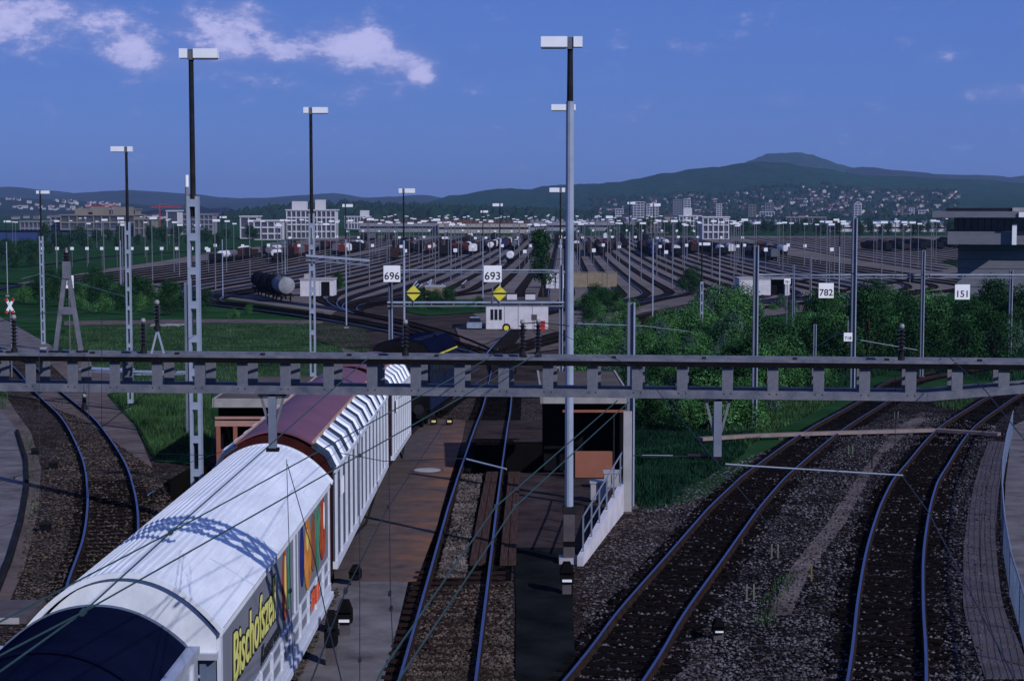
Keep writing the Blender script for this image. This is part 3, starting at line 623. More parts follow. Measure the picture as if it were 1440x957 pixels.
for i, (a, b, t, bt, f, n, mt, lb) in enumerate([(890, 905, 284, 302, 7, 3, m_bw, 'stepped white tower block leftmost in the town'), (909, 925, 287, 302, 6, 4, m_bw, 'broad white tower block second from left in the town'), (946, 958, 281, 300, 9, 3, m_bg, 'grey tower block of the tall pair'), (961, 970, 280, 300, 9, 2, m_bw, 'bright white tower block of the tall pair'),
        (1007, 1014, 287, 302, 7, 2, m_bw, 'slim white tower block under the wooded slope'), (1052, 1062, 288, 300, 5, 2, m_bt, 'beige tower block right of the slim white one'), (1075, 1086, 286, 298, 5, 3, m_bg, 'grey tower block above the white hall'), (865, 876, 294, 303, 4, 3, m_bw, 'small white apartment block at the left edge of the town'),
        (1068, 1088, 298, 303, 2, 5, m_bw, 'white hall with long roof in the town'), (1200, 1210, 288, 306, 6, 2, m_bw, 'white tower block in the right part of the town'), (1277, 1284, 293, 306, 5, 2, m_bw, 'slim white tower block near the tower building'), (1290, 1304, 296, 305, 3, 3, m_bw, 'white apartment block near the tower building'), (1255, 1272, 298, 307, 3, 4, m_bg, 'grey apartment block near the right of the town')]):
    block(a, b, t, bt, lb, wall=mt, floors=f, bays=n, Y=2600 + 60 * (i % 4), name='tower_block', depth=16)
# warehouses with saw-tooth roofs
def warehouse(px0, px1, pyt, Y, label, n, wallm, roofm):
    X0 = (px0 - 720) * Y / F; X1 = (px1 - 720) * Y / F; zb = gz(Y); H = P(720, pyt, Y).z - zb; W = X1 - X0
    o = thing('warehouse', label, 'warehouse', ((X0 + X1) / 2, Y, zb))
    MB().bb(-W / 2, W / 2, 0, 60, -1, H * .72).build('wall', wallm, o); me = None; ww = W / n
    for k in range(n):
        if me is None:
            q = MB(); q.prism([(-ww / 2 + .15, H * .72), (ww / 2 - .15, H * .72), (0, H)], -.3, 60.3); r = q.build('roof', roofm, o); me = r.data
        else: r = bpy.data.objects.new('roof', me); C.objects.link(r); r.parent = o
        r.location = (-W / 2 + ww * (k + .5), 0, 0)
    MB().bb(-W / 2 + 1, W / 2 - 1, -.25, .02, H * .3, H * .45).build('window', m_glass, o)
warehouse(505, 616, 308, 1330, 'long pale warehouse with a ribbed front at the far end of the yard', 18, m_bg, m_rf[0])
warehouse(616, 745, 309, 1280, 'long brick-roofed warehouse with a row of gables beyond the yard', 16, m_house[1], m_rf[1])
warehouse(745, 900, 307, 1400, 'very long pale warehouse in the middle behind the yard masts', 22, m_bg, m_bg)
warehouse(1030, 1100, 308, 1500, 'pale low warehouse right of the white yard building', 10, m_bg, m_bg)
warehouse(1165, 1330, 311, 1350, 'long low warehouse with pale gables at the right end of the yard', 20, m_bw, m_bw)
o = thing('blue_hall', 'long low dark blue hall in front of the terraced block', 'hall', ((40 - 720) * 1000 / F, 1000, gz(1000)))
MB().bb(-75, 28, 0, 30, -1, 5.2).build('wall', M('blue_hall_cladding', (.03, .05, .14), var=.1), o); MB().bb(-75.5, 28.5, -.5, 30.5, 5.2, 5.7).build('roof', m_navy, o)
o = thing('factory_chimney', 'tall slim chimney with a white top left of the near lattice mast', 'chimney', ((264.5 - 720) * 1230 / F, 1230, gz(1230)))
zt = P(264, 246, 1230).z - gz(1230); MB().tube([(0, 0, 0), (0, 0, zt * .8)], 1.7, 12, 1.3).build('shaft', m_bt, o); MB().tube([(0, 0, zt * .8), (0, 0, zt)], 1.35, 12).build('white_top', m_white, o)
def church(px, Y, pyt, label):
    zb = ground_hit((px - 720) * Y / F, Y); o = thing('church', label, 'church', ((px - 720) * Y / F, Y, zb)); H = P(px, pyt, Y).z - zb
    MB().bb(-3, 3, -3, 3, -2, H * .68).build('tower', m_house[0], o); MB().add([(-3.4, -3.4, H * .68), (3.4, -3.4, H * .68), (3.4, 3.4, H * .68), (-3.4, 3.4, H * .68), (0, 0, H)], [(0, 1, 4), (1, 2, 4), (2, 3, 4), (3, 0, 4), (3, 2, 1, 0)]).build('spire', m_rf[0], o)
    MB().prism([(-7, -2), (7, -2), (7, 8), (0, 13), (-7, 8)], 3, 22).build('nave', m_house[0], o)
church(1206, 3500, 284, 'white church with a dark pointed spire in the town')
for px, lab in ((136, 'red tower crane above the left terraced block'), (226, 'red tower crane left of the white slab')):
    Y = 1700; o = thing('tower_crane', lab, 'crane', ((px - 720) * Y / F, Y, gz(Y))); H = P(px, 291, Y).z - gz(Y)
    MB().bar((0, 0, 0), (0, 0, H), .9).build('mast', m_red, o); MB().bar((-9, 0, H), (22, 0, H), .8, .8).bar((0, 0, H), (0, 0, H + 4), .6).bar((0, 0, H + 4), (16, 0, H), .3).build('jib', m_red, o)
# ================================================================ MASTS
def ladder_mast(name, px, Y, pyt, lad_py, label, flip=False, head=1.12, w_=.33, hollow=True, pole_r=.085, tube_r=None, group=None, headh=.27):
    X = (px - 720) * Y / F; zb = gz(Y); Ht = P(px, pyt, Y).z - zb; o = thing(name, label, 'lamp mast', (X, Y, zb), 0, group)
    Hl = P(px, lad_py, Y).z - zb if lad_py else 0
    MB().box((0, 0, .05), (w_ * 1.6, w_ * 1.6, .3)).build('footing', m_conc, o)
    if lad_py:
        m = MB(); t = w_ * .26
        for sx_ in (-1, 1):
            m.bb(sx_ * (w_ / 2 - t / 2) - t / 2, sx_ * (w_ / 2 - t / 2) + t / 2, -w_ / 2, w_ / 2, .5, Hl)
        m.build('upright', m_steel_l, o)
        me = None; z = .6; p = 1.0
        while z < Hl + .01:
            if me is None:
                q = MB(); q.box((0, 0, 0), (w_ - .01, .03, .22)); b = q.build('batten', m_steel_l, o); me = b.data
            else: b = bpy.data.objects.new('batten', me); C.objects.link(b); b.parent = o
            b.location = (0, -w_ / 2 + .012, z)
            b = bpy.data.objects.new('batten', me); C.objects.link(b); b.parent = o; b.location = (0, w_ / 2 - .012, z); z += p
        MB().tube([(0, 0, Hl - .6), (0, 0, Ht - headh)], pole_r, 10, pole_r * .85).build('pole', m_steel_d, o)
    else:
        fr_ = .88 if w_ == .331 else .72; MB().tube([(0, 0, .4), (0, 0, Ht * fr_)], tube_r or .1, 12, (tube_r or .1) * .9).build('pole', m_steel_l, o)
        MB().tube([(0, 0, Ht * fr_), (0, 0, Ht - headh)], (tube_r or .1) * .72, 10, (tube_r or .1) * .62).build('upper_pole', m_steel_d, o)
    s = -1 if flip else 1
    h = MB(); h.bb(-.29 * head * s, -.075 * head * s, -.16, .16, Ht - headh, Ht); h.bb(.075 * head * s, .71 * head * s, -.16, .16, Ht - headh, Ht); h.build('lamp_housing', m_lamp, o)
    MB().bb(-.074 * head * s, .074 * head * s, -.12, .12, Ht - headh - .05, Ht - .015).build('bracket', m_lampglass, o)
    MB().bb(.1 * head * s, .69 * head * s, -.15, .15, Ht - headh - .03, Ht - headh - .001).build('lamp_glass', m_lampglass, o)
    return o
ladder_mast('lamp_mast', 273, 50.5, 69, 276, 'tall lattice lamp mast rising past the gantry, nearest on the left')
ladder_mast('lamp_mast', 439, 80, 151, 300, 'lattice lamp mast with dark upper pole behind the maroon wagon', w_=.27)
ladder_mast('lamp_mast', 180.5, 91, 206, 312, 'lattice lamp mast left of the tall near one, head turned left', flip=True, w_=.27)
ladder_mast('lamp_mast', 59, 152, 268, 332, 'lattice lamp mast beside the steel A-frame at the far left', w_=.33)
o = ladder_mast('lamp_mast', 801, 44.9, 52, None, 'round pale lamp mast in the middle standing at the walkway', flip=True, head=1.08, tube_r=.115, w_=.331)
MB().bb(-.15, .15, -.15, .15, .1, 1.55).build('mast_box', m_conc_d, o); MB().bb(-.17, .17, -.17, .17, 1.38, 1.56).build('box_collar', m_steel_d, o); MB().bb(-.16, .16, -.165, -.15, .5, .64).build('number_band', m_black, o)
ladder_mast('lamp_mast', 799, 79, 147, None, 'pale lamp mast directly behind the middle one', flip=True, tube_r=.10)
for px, Y, t, lb in [(788, 126, 264, 'lamp mast right of the 693 board with its head just over the horizon'), (568, 122, 265, 'lamp mast behind the 696 board'), (486.5, 190, 287, 'lamp mast between the white hut and the 696 board'),
        (703, 193, 286, 'lamp mast beside the 693 board carrying a wide head'), (679, 262, 296, 'slim lamp mast left of the 693 board'), (313, 288, 304, 'lamp mast right of the tall lattice one, near the sorting tracks'),
        (918, 194, 286, 'lamp mast among the shrubs right of the middle'), (885, 250, 284, 'tall slim lamp mast left of the shrubs'), (401, 330, 309, 'lamp mast above the tank wagons'), (10, 300, 310, 'lamp mast at the left edge of the lawn'),
        (170, 330, 311, 'lamp mast beside the left lattice mast')]:
    ladder_mast('lamp_mast', px, Y, t, None, lb, tube_r=.085 if Y > 100 else .1, head=1.15, flip=px in (703, 788), headh=.32)
ladder_mast('lamp_mast', 987, 170, 341, 396, 'lattice mast rising out of the bright shrubs', w_=.3)
ladder_mast('lamp_mast', 1180, 230, 310, None, 'lamp mast behind the board numbered 782', tube_r=.085)
ladder_mast('lamp_mast', 1012, 300, 311, None, 'lamp mast at the near edge of the right sorting tracks', tube_r=.085)
# yard masts: a field of identical slim masts
def slim_mast():
    o = thing('yard_mast', 'slim pale lamp mast in the field of masts over the sorting tracks', 'lamp mast', group='lamp masts over the sorting yard')
    MB().tube([(0, 0, 0), (0, 0, 13.4)], .125, 6, .09).build('pole', m_steel, o); MB().bb(-.35, 1.0, -.2, .2, 13.4, 13.85).build('lamp_housing', m_lamp, o); return o
proto = slim_mast(); rnd = random.Random(5); cnt = 0
for Y in [335, 372, 415, 465, 520, 575, 635, 700, 770, 840, 910, 980, 1050, 1120, 1200]:
    for k in range(15):
        i = 2 + k * 3.0 + rnd.uniform(-.8, .8) + .5
        if rnd.random() < .1: continue
        X = yard_x(round(i) + .5, Y); Yj = Y + rnd.uniform(-12, 12)
        if Y < 400 and abs(X) > 90: continue
        o = proto if cnt == 0 else dup(proto); cnt += 1
        o.location = (X, Yj, gz(Yj)); s = rnd.uniform(.93, 1.04); o.scale = (1.25 if Y > 600 else 1, 1.25 if Y > 600 else 1, s)
for k in range(22):                                     # masts of the neighbouring lines left of the yard and beyond
    Yj = rnd.uniform(420, 1000); px = rnd.uniform(10, 260) if k < 12 else rnd.uniform(1150, 1330); X = (px - 720) * Yj / F
    o = dup(proto); o.location = (X, Yj, gz(Yj)); o.scale = (1, 1, rnd.uniform(.92, 1.03))
def small_signal():
    o = thing('track_lamp', 'small white box lamp on a short post between the sorting tracks', 'lamp', group='white box lamps between the sorting tracks')
    MB().tube([(0, 0, 0), (0, 0, 5.2)], .07, 5).build('post', m_steel, o); MB().bb(-.5, .5, -.18, .18, 5.2, 6.1).build('lamp_box', m_lamp, o); return o
sp_ = small_signal(); cnt = 0
for Y, n in [(470, 12), (560, 20), (760, 20), (980, 22)]:
    for k in range(n):
        i = 1 + k * 44 / n + rnd.uniform(-.5, .5); X = yard_x(round(i) + .5, Y); Yj = Y + rnd.uniform(-14, 14)
        if Y < 500 and rnd.random() < .4: continue
        o = sp_ if cnt == 0 else dup(sp_); cnt += 1; o.location = (X, Yj, gz(Yj)); s = 1.0 if Y < 700 else 1.15; o.scale = (s, s, 1 + .1 * rnd.random())
for k in range(12):
    o = dup(sp_); X = (60 + k * 21 - 720) * 520 / F; o.location = (X, 520, gz(520)); o.scale = (1, 1, 1.0)
# ================================================================ WAGONS IN THE YARD
def mini_wagon(kind, mats):
    o = None; mb = MB(); L_ = 13.0
    mb.cur = 1; mb.bb(-1.2, 1.2, -L_ / 2, L_ / 2, .95, 1.2)
    for y in (-L_ / 2 + 2, L_ / 2 - 2):
        mb.bb(-1.0, 1.0, y - .9, y + .9, .35, .95)
        for sx_ in (-.75, .75):
            for yy in (-.8, .8):
                mb.add([(sx_ + a, y + yy + .45 * math.cos(t), .45 + .45 * math.sin(t)) for a in (-.07, .07) for t in [k * math.pi / 4 for k in range(8)]], [tuple(range(8)), tuple(range(8, 16))] + [(k, (k + 1) % 8, 8 + (k + 1) % 8, 8 + k) for k in range(8)])
    for y in (-L_ / 2 - .5, L_ / 2 + .1): mb.bb(-1, -.7, y, y + .4, .95, 1.2); mb.bb(.7, 1, y, y + .4, .95, 1.2)
    mb.cur = 0
    if kind == 'covered': mb.prism([(-1.35, 1.2), (1.35, 1.2), (1.35, 3.4), (.9, 3.9), (0, 4.1), (-.9, 3.9), (-1.35, 3.4)], -L_ / 2, L_ / 2); [mb.bb(-1.4, 1.4, y, y + .12, 1.2, 3.3) for y in (-6, -4, -2, 0, 2, 4, 6)]
    if kind == 'open': mb.bb(-1.35, 1.35, -L_ / 2, L_ / 2, 1.2, 2.9); [mb.bb(-1.42, 1.42, y, y + .15, 1.2, 2.8) for y in (-6, -4, -2, 0, 2, 4, 6)]; mb.bb(-1.3, 1.3, -L_ / 2 + .1, L_ / 2 - .1, 2.9, 3.05)
    if kind == 'tank':
        n = 16; mb.add([(1.3 * math.cos(t) * r_, y, 2.5 + 1.3 * math.sin(t) * r_) for y, r_ in ((-6.1, .75), (-5.8, 1), (5.8, 1), (6.1, .75)) for t in [k * 2 * math.pi / n for k in range(n)]], [(j * n + k, j * n + (k + 1) % n, (j + 1) * n + (k + 1) % n, (j + 1) * n + k) for j in range(3) for k in range(n)] + [tuple(range(n)), tuple(range(3 * n, 4 * n))])
        mb.cur = 1; mb.bb(-.4, .4, -.4, .4, 3.7, 4.1); [mb.bb(-1.33, 1.33, y, y + .12, 1.2, 2.5) for y in (-4.5, 4.4)]
    if kind == 'flat': mb.bb(-1.3, 1.3, -L_ / 2, L_ / 2, 1.2, 1.4); mb.cur = 0; mb.bb(-1.22, 1.22, -6, -.2, 1.4, 3.9); mb.bb(-1.22, 1.22, .2, 6, 1.4, 3.9)
    return mb.build({'covered': 'covered_wagon', 'open': 'open_wagon', 'tank': 'tank_wagon', 'flat': 'container_wagon'}[kind], mats)
WC = {'brown': M('brown_wagon_paint', (.036, .020, .017), var=.25), 'dark': M('dark_wagon_paint', (.012, .011, .014), var=.25), 'grey': M('grey_wagon_paint', (.10, .10, .12), var=.2), 'white': M('white_wagon_paint', (.55, .55, .58), var=.1), 'red': M('red_wagon_paint', (.10, .025, .022), var=.2), 'blue': M('blue_wagon_paint', (.02, .03, .08), var=.2)}
protos = [(mini_wagon(k, [WC[c], m_black]), k, c) for k, c in [('covered', 'brown'), ('covered', 'dark'), ('open', 'brown'), ('tank', 'grey'), ('open', 'dark'), ('covered', 'grey'), ('flat', 'blue'), ('flat', 'red'), ('tank', 'white'), ('covered', 'white')]]
seen = set(); WN = {'covered': 'covered goods wagon', 'open': 'open goods wagon', 'tank': 'tank wagon', 'flat': 'container wagon'}
def put_wagon(k, X, Y, rz, label=None, group=True):
    o, kd, c = protos[k]
    if o.name in seen: o = dup(o)
    seen.add(o.name); o.location = (X, Y, gz(Y) + .3); o.rotation_euler = (math.atan2(gz(Y + 6) - gz(Y - 6), 12), 0, rz)
    o['category'] = 'wagon'; o['label'] = label or f'{c} {WN[kd]} in the strings of wagons standing in the sorting yard'
    if not label: o['group'] = f'{c} {WN[kd]}s standing in the sorting yard'
    elif 'group' in o: del o['group']
    return o
rnd = random.Random(21); wts = [0, 0, 0, 1, 1, 1, 2, 2, 2, 4, 4, 4, 4, 3, 3, 5, 6, 7, 8, 9]
nw = 0
for i in range(1, 46):
    if rnd.random() < .07: continue
    y0 = rnd.uniform(640, 860) if 8 < i < 38 else rnd.uniform(560, 760)
    if i in (22, 23, 24, 25): y0 = 930
    for k in range(8 if 10 < i < 36 else 6):
        Y = y0 + k * 14.4; X = yard_x(i, Y); put_wagon(rnd.choice(wts), X, Y, -.03 if 8 < i < 40 else -.012); nw += 1
    if rnd.random() < .5 and nw < 262:
        for k in range(2): Y = 1000 + k * 14.4 + rnd.uniform(0, 6); put_wagon(rnd.choice(wts), yard_x(i, Y), Y, -.03)
for k in range(7):
    for j in range(5):
        if rnd.random() < .15: continue
        Y = 730 + k * 16 + j * 14.4; put_wagon(rnd.choice([1, 1, 4, 0, 2]), 158 + k * 11 + (Y - 690 - k * 10) * .05, Y, -.05)
for k, px, py, lb in [(2, 332, 365, 'brown open wagon at the near left edge of the sorting yard'), (9, 360, 362, 'white covered wagon at the left edge of the sorting yard'), (4, 404, 369, 'dark open wagon standing alone near the left sorting tracks'), (3, 497, 352, 'grey tank wagon standing alone left of the dark mast row'),
                      (8, 528, 350, 'white tank wagon standing among the left sorting tracks'), (1, 596, 356, 'dark covered wagon above the 696 board'), (0, 555, 366, 'brown covered wagon close to the 696 board'), (4, 1003, 361, 'dark open wagon alone on the right sorting tracks'), (1, 1078, 362, 'dark covered wagon at the right of the sorting tracks'), (8, 712, 370, 'white round-tanked wagon right of the 693 board')]:
    g = G(px, py); i = round((g.x + 108 - .03 * (g.y - 450)) / 4.72); put_wagon(k, yard_x(i, g.y), g.y, -.02, lb)
# ================================================================ TANK WAGONS, near left
def tank_wagon(p, rz, label, front):
    o = thing('tank_wagon', label, 'tank wagon', (p.x, p.y, gz(p.y) + .25), rz, None); n = 20; L_ = 8.6
    rr = [(-L_ / 2, .3), (-L_ / 2 + .04, .9), (-L_ / 2 + .25, 1.28), (-L_ / 2 + .6, 1.38), (L_ / 2 - .6, 1.38), (L_ / 2 - .25, 1.28), (L_ / 2, .8)]
    q = MB(); q.add([(r_ * math.cos(t), y, 2.55 + r_ * math.sin(t)) for y, r_ in rr for t in [k * 2 * math.pi / n for k in range(n)]], [(j * n + k, j * n + (k + 1) % n, (j + 1) * n + (k + 1) % n, (j + 1) * n + k) for j in range(len(rr) - 1) for k in range(n)] + [tuple(range(n)), tuple(range((len(rr) - 1) * n, len(rr) * n))]); q.build('tank', M('tank_grey_paint', (.20, .21, .23), var=.3, scale=1.2) if front else WC['dark'], o, smooth=True)
    q = MB()
    for y in (-2.4, 2.4): q.lathe((0, 0, 0), [(1.43, 0), (1.43, .35)], 20) if False else q.add([(1.44 * math.cos(t), y + a, 2.55 + 1.44 * math.sin(t)) for a in (-.16, .16) for t in [k * math.pi / 10 for k in range(20)]], [(k, (k + 1) % 20, 20 + (k + 1) % 20, 20 + k) for k in range(20)])
    q.build('tank_band', WC['grey'], o)
    MB().bb(-1.1, 1.1, -L_ / 2 - .3, L_ / 2 + .3, .9, 1.18).build('underframe', m_black, o)
    for y in (-2.9, 2.9):
        w_ = MB()
        for sx_ in (-.75, .75): w_.add([(sx_ + a, y + .47 * math.cos(t), .47 + .47 * math.sin(t)) for a in (-.07, .07) for t in [k * math.pi / 6 for k in range(12)]], [tuple(range(12)), tuple(range(12, 24))] + [(k, (k + 1) % 12, 12 + (k + 1) % 12, 12 + k) for k in range(12)])
        w_.bar((-.75, y, .47), (.75, y, .47), .12); w_.build('wheelset', m_black, o)
    for sx_ in (-.87, .87): MB().tube([(sx_, -L_ / 2 - .3, 1.03), (sx_, -L_ / 2 - .75, 1.03)], .09, 8).tube([(sx_, -L_ / 2 - .75, 1.03), (sx_, -L_ / 2 - .82, 1.03)], .22, 10).build('buffer', m_steel_d, o)
    MB().bb(-.35, .35, -.35, .35, 3.85, 4.2).bar((-.5, -3.9, 3.95), (-.5, 3.9, 3.95), .05).build('dome', m_steel_d, o)
a = G(404, 426); b_ = G(362, 414); d = Vector((b_.x - a.x, b_.y - a.y)).normalized(); rz = math.atan2(-d.x, d.y)
for k in range(4): pp = Vector((a.x, a.y)) + d * (4.6 + k * 10.2); tank_wagon(pp, rz, ['grey-ended tank wagon, nearest of the row beside the white hut', 'dark tank wagon second in the row beside the white hut', 'dark tank wagon third in the row beside the white hut', 'dark tank wagon farthest in the row beside the white hut'][k], k == 0)
# ================================================================ GANTRY over the near tracks
GY = 24.15; GS = .098                                              # the girder comes slightly nearer towards the right
def gyp(px): return GY / (1 + GS * (px - 720) / F)
def zat(py, Y=GY): return P(720, py, Y).z
def xat(px, Y=None, py=520): return (px - 720) * (Y or gyp(px)) / F
gt = thing('overhead_line_gantry', 'long grey steel girder of two chords and upright plates crossing the whole view', 'gantry', (0, GY, 0), -math.atan(GS))
zt1 = zat(504); zb1 = zat(551.5); xL, xR = -17.5, 12.5; xk = xat(1310)
def slopez(x, base, k=1): return base + (0 if x < xk else (x - xk) * .085 * k)
for yy, nm in ((0, 'top_chord'), (.52, 'rear_top_chord')):
    m = MB(); m.bb(xL, xR, yy - .07, yy + .07, zt1 - .018, zt1 + .018); m.build(nm, m_steel, gt)
    m = MB(); m.bb(xL, xR, yy - .062, yy - .038, zt1 - .092, zt1 - .019); m.build('chord_web', m_black, gt)
for yy in (0, .52):
    m = MB(); m.bb(xL, xk, yy - .06, yy + .06, zb1 - .055, zb1 + .055); m.build('bottom_chord', m_steel, gt)
    m = MB(); m.bar((xk - .01, yy, zb1), (xR, yy, zb1 + (xR - xk) * .095), .12, .11); m.build('raised_bottom_chord', m_steel, gt)
me = me2 = None
px = -10
k = 0
xs_pl = []
x = xat(33)
while x > xL + .3: x -= (xat(103) - xat(40))
while x < xR - .3:
    xs_pl.append(x); x += .632
for x in xs_pl:
    zb_ = zb1 + .056 + max(0, x - xk) * .095; h = zt1 - .02 - zb_
    if h < .1: continue
    for yy, dx in ((0.0, 0), (.52, .02)):
        q = MB(); q.bb(-.075, .075, -.012, .012, 0, h); 
        if me is None or x > xk: o = q.build('upright_plate', m_steel, gt); me = me or o.data
        else: o = bpy.data.objects.new('upright_plate', me); C.objects.link(o); o.parent = gt
        o.location = (x + dx, yy, zb_)
me = None
for a, b in zip(xs_pl, xs_pl[1:]):                                    # lacing between the two girders, top and bottom
    for z in (zt1 - .035, zb1 - .03 + max(0, a - xk) * .095):
        q = MB(); q.bar((0, .07, 0), (.632, .45, 0), .05, .02)
        if me is None: o = q.build('lacing_bar', m_steel, gt); me = o.data
        else: o = bpy.data.objects.new('lacing_bar', me); C.objects.link(o); o.parent = gt
        o.location = (a, 0, z)
MB().bb(xL - .3, xL, -.1, .72, 0, zt1 + .5).build('column', m_steel, gt)
MB().bb(xR, xR + .3, -.1, .72, 0, zt1 + .5).build('column', m_steel, gt)
me = None
for a in xs_pl[::2]:
    q = MB(); q.bb(-.03, .03, -.03, .03, 0, .03)
    if me is None: o = q.build('bolt_head', m_steel_d, gt); me = o.data
    else: o = bpy.data.objects.new('bolt_head', me); C.objects.link(o); o.parent = gt
    o.location = (a + .3, 0, zt1 + .018)
q = None
for x in xs_pl:
    if x > xk: break
    for dx in (-.05, .05):
        for z in (zt1 - .075, zb1 + .02):
            if q is None: q = MB().lathe((0, 0, 0), [(.011, -.012), (.011, .0)], 6).build('bolt', m_steel_d, gt); b_ = q; q.rotation_euler = (R(90), 0, 0)
            else: b_ = bpy.data.objects.new('bolt', q.data); C.objects.link(b_); b_.parent = gt; b_.rotation_euler = (R(90), 0, 0)
            b_.location = (x + dx, -.066 if z > zb1 + .1 else -.062, z)
def hanger(px, bot, label):
    o = thing('wire_hanger', label, 'hanger', (xat(px), gyp(px), zb1 - .06)); H = zb1 - .06 - zat(bot, gyp(px))
    MB().bb(-.055, .055, -.05, .05, -H, -.002).build('stem', m_grate, o)
    for s in (-1, 1): MB().bar((s * .17, 0, -.01), (s * .05, 0, -H * .55), .035).build('brace', m_steel, o)
    MB().bb(-.2, .2, -.05, .05, -.03, -.003).build('top_plate', m_steel_d, o)
    MB().bb(-.09, .09, -.07, .07, -H, -H + .05).build('foot_plate', m_steel_d, o)
hanger(381, 634, 'steel hanger with two braces under the girder above the white wagon')
hanger(1011, 646, 'steel hanger with two braces under the girder beside the grass bank')
def insulator(x, y, z, H, label, r=.055, legs=False):
    o = thing('insulator', label, 'insulator', (x, y, z)); n = max(5, int(H / .075)); prof = [(.02, 0)]
    z0 = .12 if not legs else .0
    for k in range(n):
        zz = z0 + (H - z0 - .06) * k / n; dz = (H - z0 - .06) / n; prof += [(r * .45, zz), (r * .95, zz + dz * .3), (r, zz + dz * .45), (r * .45, zz + dz * .6)]
    prof.append((r * .4, H - .06)); MB().lathe((0, 0, 0), prof, 10).build('porcelain_discs', m_insul, o)
    MB().lathe((0, 0, H - .06), [(r * .5, 0), (r * .7, .02), (r * .5, .06)], 8).build('cap', m_insul_c, o)
    MB().lathe((0, 0, -.002), [(r * .9, 0), (r * .9, .05), (r * .6, .07), (r * .5, z0 + .02)], 8).build('base', m_steel_d, o)
    return o
for px, t, lb in [(15, 445, 'dark ribbed insulator on the girder at the far left'), (198, 450, 'dark ribbed insulator left of a pair on the left part of the girder'), (569, 452, 'dark ribbed insulator on the girder in front of the blue roofed vehicle'),
                  (735, 452, 'left of two dark ribbed insulators on the middle of the girder'), (757, 452, 'right of two dark ribbed insulators on the middle of the girder'), (1272, 458, 'dark ribbed insulator on the girder at the right')]:
    insulator(xat(px), gyp(px) + .1, zt1 + .02, zat(t, gyp(px)) - zt1, lb)
o = insulator(xat(218), gyp(218) + .1, zat(468), zat(425) - zat(468), 'dark ribbed insulator raised on two splayed legs, right of a pair at left')
f = MB(); [f.bar((s * .09, 0, zt1 + .022 - zat(468)), (0, 0, 0), .025) for s in (-1, 1)]; f.build('stand', m_steel_l, o)
insulator(xat(115), gyp(115), zat(583), zat(552) - zat(583) - .07, 'dark ribbed insulator hanging under the girder at left')
o = thing('steel_a_frame', 'tall steel A-frame standing on the girder at left, a dark insulator on top', 'steel frame', (xat(90), gyp(90) + .15, zt1 + .02)); H = zat(372) - zt1
MB().bar((-.19, 0, 0), (-.03, 0, H - .22), .06, .05).build('leg', m_steel, o); MB().bar((.19, 0, 0), (.03, 0, H - .22), .06, .05).build('leg', m_steel, o)
MB().bb(-.055, .055, -.04, .04, H - .25, H).build('head', m_steel, o); MB().bb(-.12, .12, -.03, .03, H * .42, H * .5).build('cross_plate', m_steel, o)
MB().lathe((0, 0, H), [(.03, 0), (.06, .03), (.03, .05), (.06, .08), (.03, .1), (.05, .13), (.02, .2)], 8).build('insulator', m_insul, o)
MB().bb(-.28, -.12, -.05, .05, .001, .03).build('foot', m_steel_d, o); MB().bb(.12, .28, -.05, .05, .001, .03).build('foot', m_steel_d, o)
# ================================================================ COLUMNS
def h_column(px, Y, pyt, label, w_=.24, pb=None):
    X = (px - 720) * Y / F; o = thing('catenary_column', label, 'column', (X, Y, gz(Y))); H = P(px, pyt, Y).z - gz(Y)
    MB().bb(w_ * .28, w_ / 2, -w_ / 2, w_ / 2, 0, H).build('flange', m_steel_l, o); MB().bb(-w_ / 2, -w_ * .34, -w_ / 2, w_ / 2, 0, H).build('flange', m_grate, o)
    MB().bb(-w_ * .339, w_ * .279, -.012, .012, 0, H).build('web', m_grate, o); MB().bb(-w_ * .9, w_ * .9, -w_ * .9, w_ * .9, -.3, .1).build('footing', m_conc_d, o); return o
h_column(263, 76, 397, 'pale steel column left of the tallest lattice mast')
h_column(888, 53.5, 425, 'dark steel column beside the white ramp wall post')
h_column(1063, 80, 345, 'tall steel column rising left of the white hut on the right')
h_column(1201, 105, 306, 'tall steel column left of the board numbered 151', w_=.3)
h_column(1298, 118, 352, 'steel column in front of the tower building')
h_column(1422, 135, 380, 'steel column at the right edge among the trees', w_=.26)
h_column(1147, 112, 456, 'short steel column below the board numbered 782', w_=.2)
h_column(1116, 160, 372, 'thin steel column left of the 782 board', w_=.2)
h_column(1140, 175, 360, 'thin steel column just left of the 782 board, farther off', w_=.2)
h_column(549, 100, 396, 'pair-flanged column carrying the 696 board')
h_column(789, 100, 372, 'pair-flanged column behind the middle mast')
# far portal beams
def beam(px0, px1, py, Y, label, w_=.22, py1=None):
    a = P(px0, py, Y); b = P(px1, py1 or py, Y); o = thing('portal_beam', label, 'beam', tuple(a)); MB().bar((0, -.2, .1), b - a + Vector((0, -.2, .1)), .1, .1).build('upper_chord', m_steel_l, o); MB().bar((0, -.2, -.12), b - a + Vector((0, -.2, -.12)), .08, .08).build('lower_chord', m_grate, o)
    n = int((b - a).length / 1.2); q = None
    for k in range(1, n):
        c = (b - a) * (k / n)
        if q is None: q = MB().bb(-.03, .03, -.03, .03, -.08, .05).build('strut', m_steel, o); s = q
        else: s = bpy.data.objects.new('strut', q.data); C.objects.link(s); s.parent = o
        s.location = c + Vector((0, -.2, 0))
    return o
beam(545, 793, 427, 100, 'lower light portal beam between the 696 column and the middle mast')
beam(560, 790, 381, 150, 'upper portal beam behind the numbered boards')
beam(431, 520, 362, 80, 'light arm sticking out right from the dark lattice mast', py1=369)
beam(1060, 1500, 388, 119, 'long portal beam across the trees on the right')
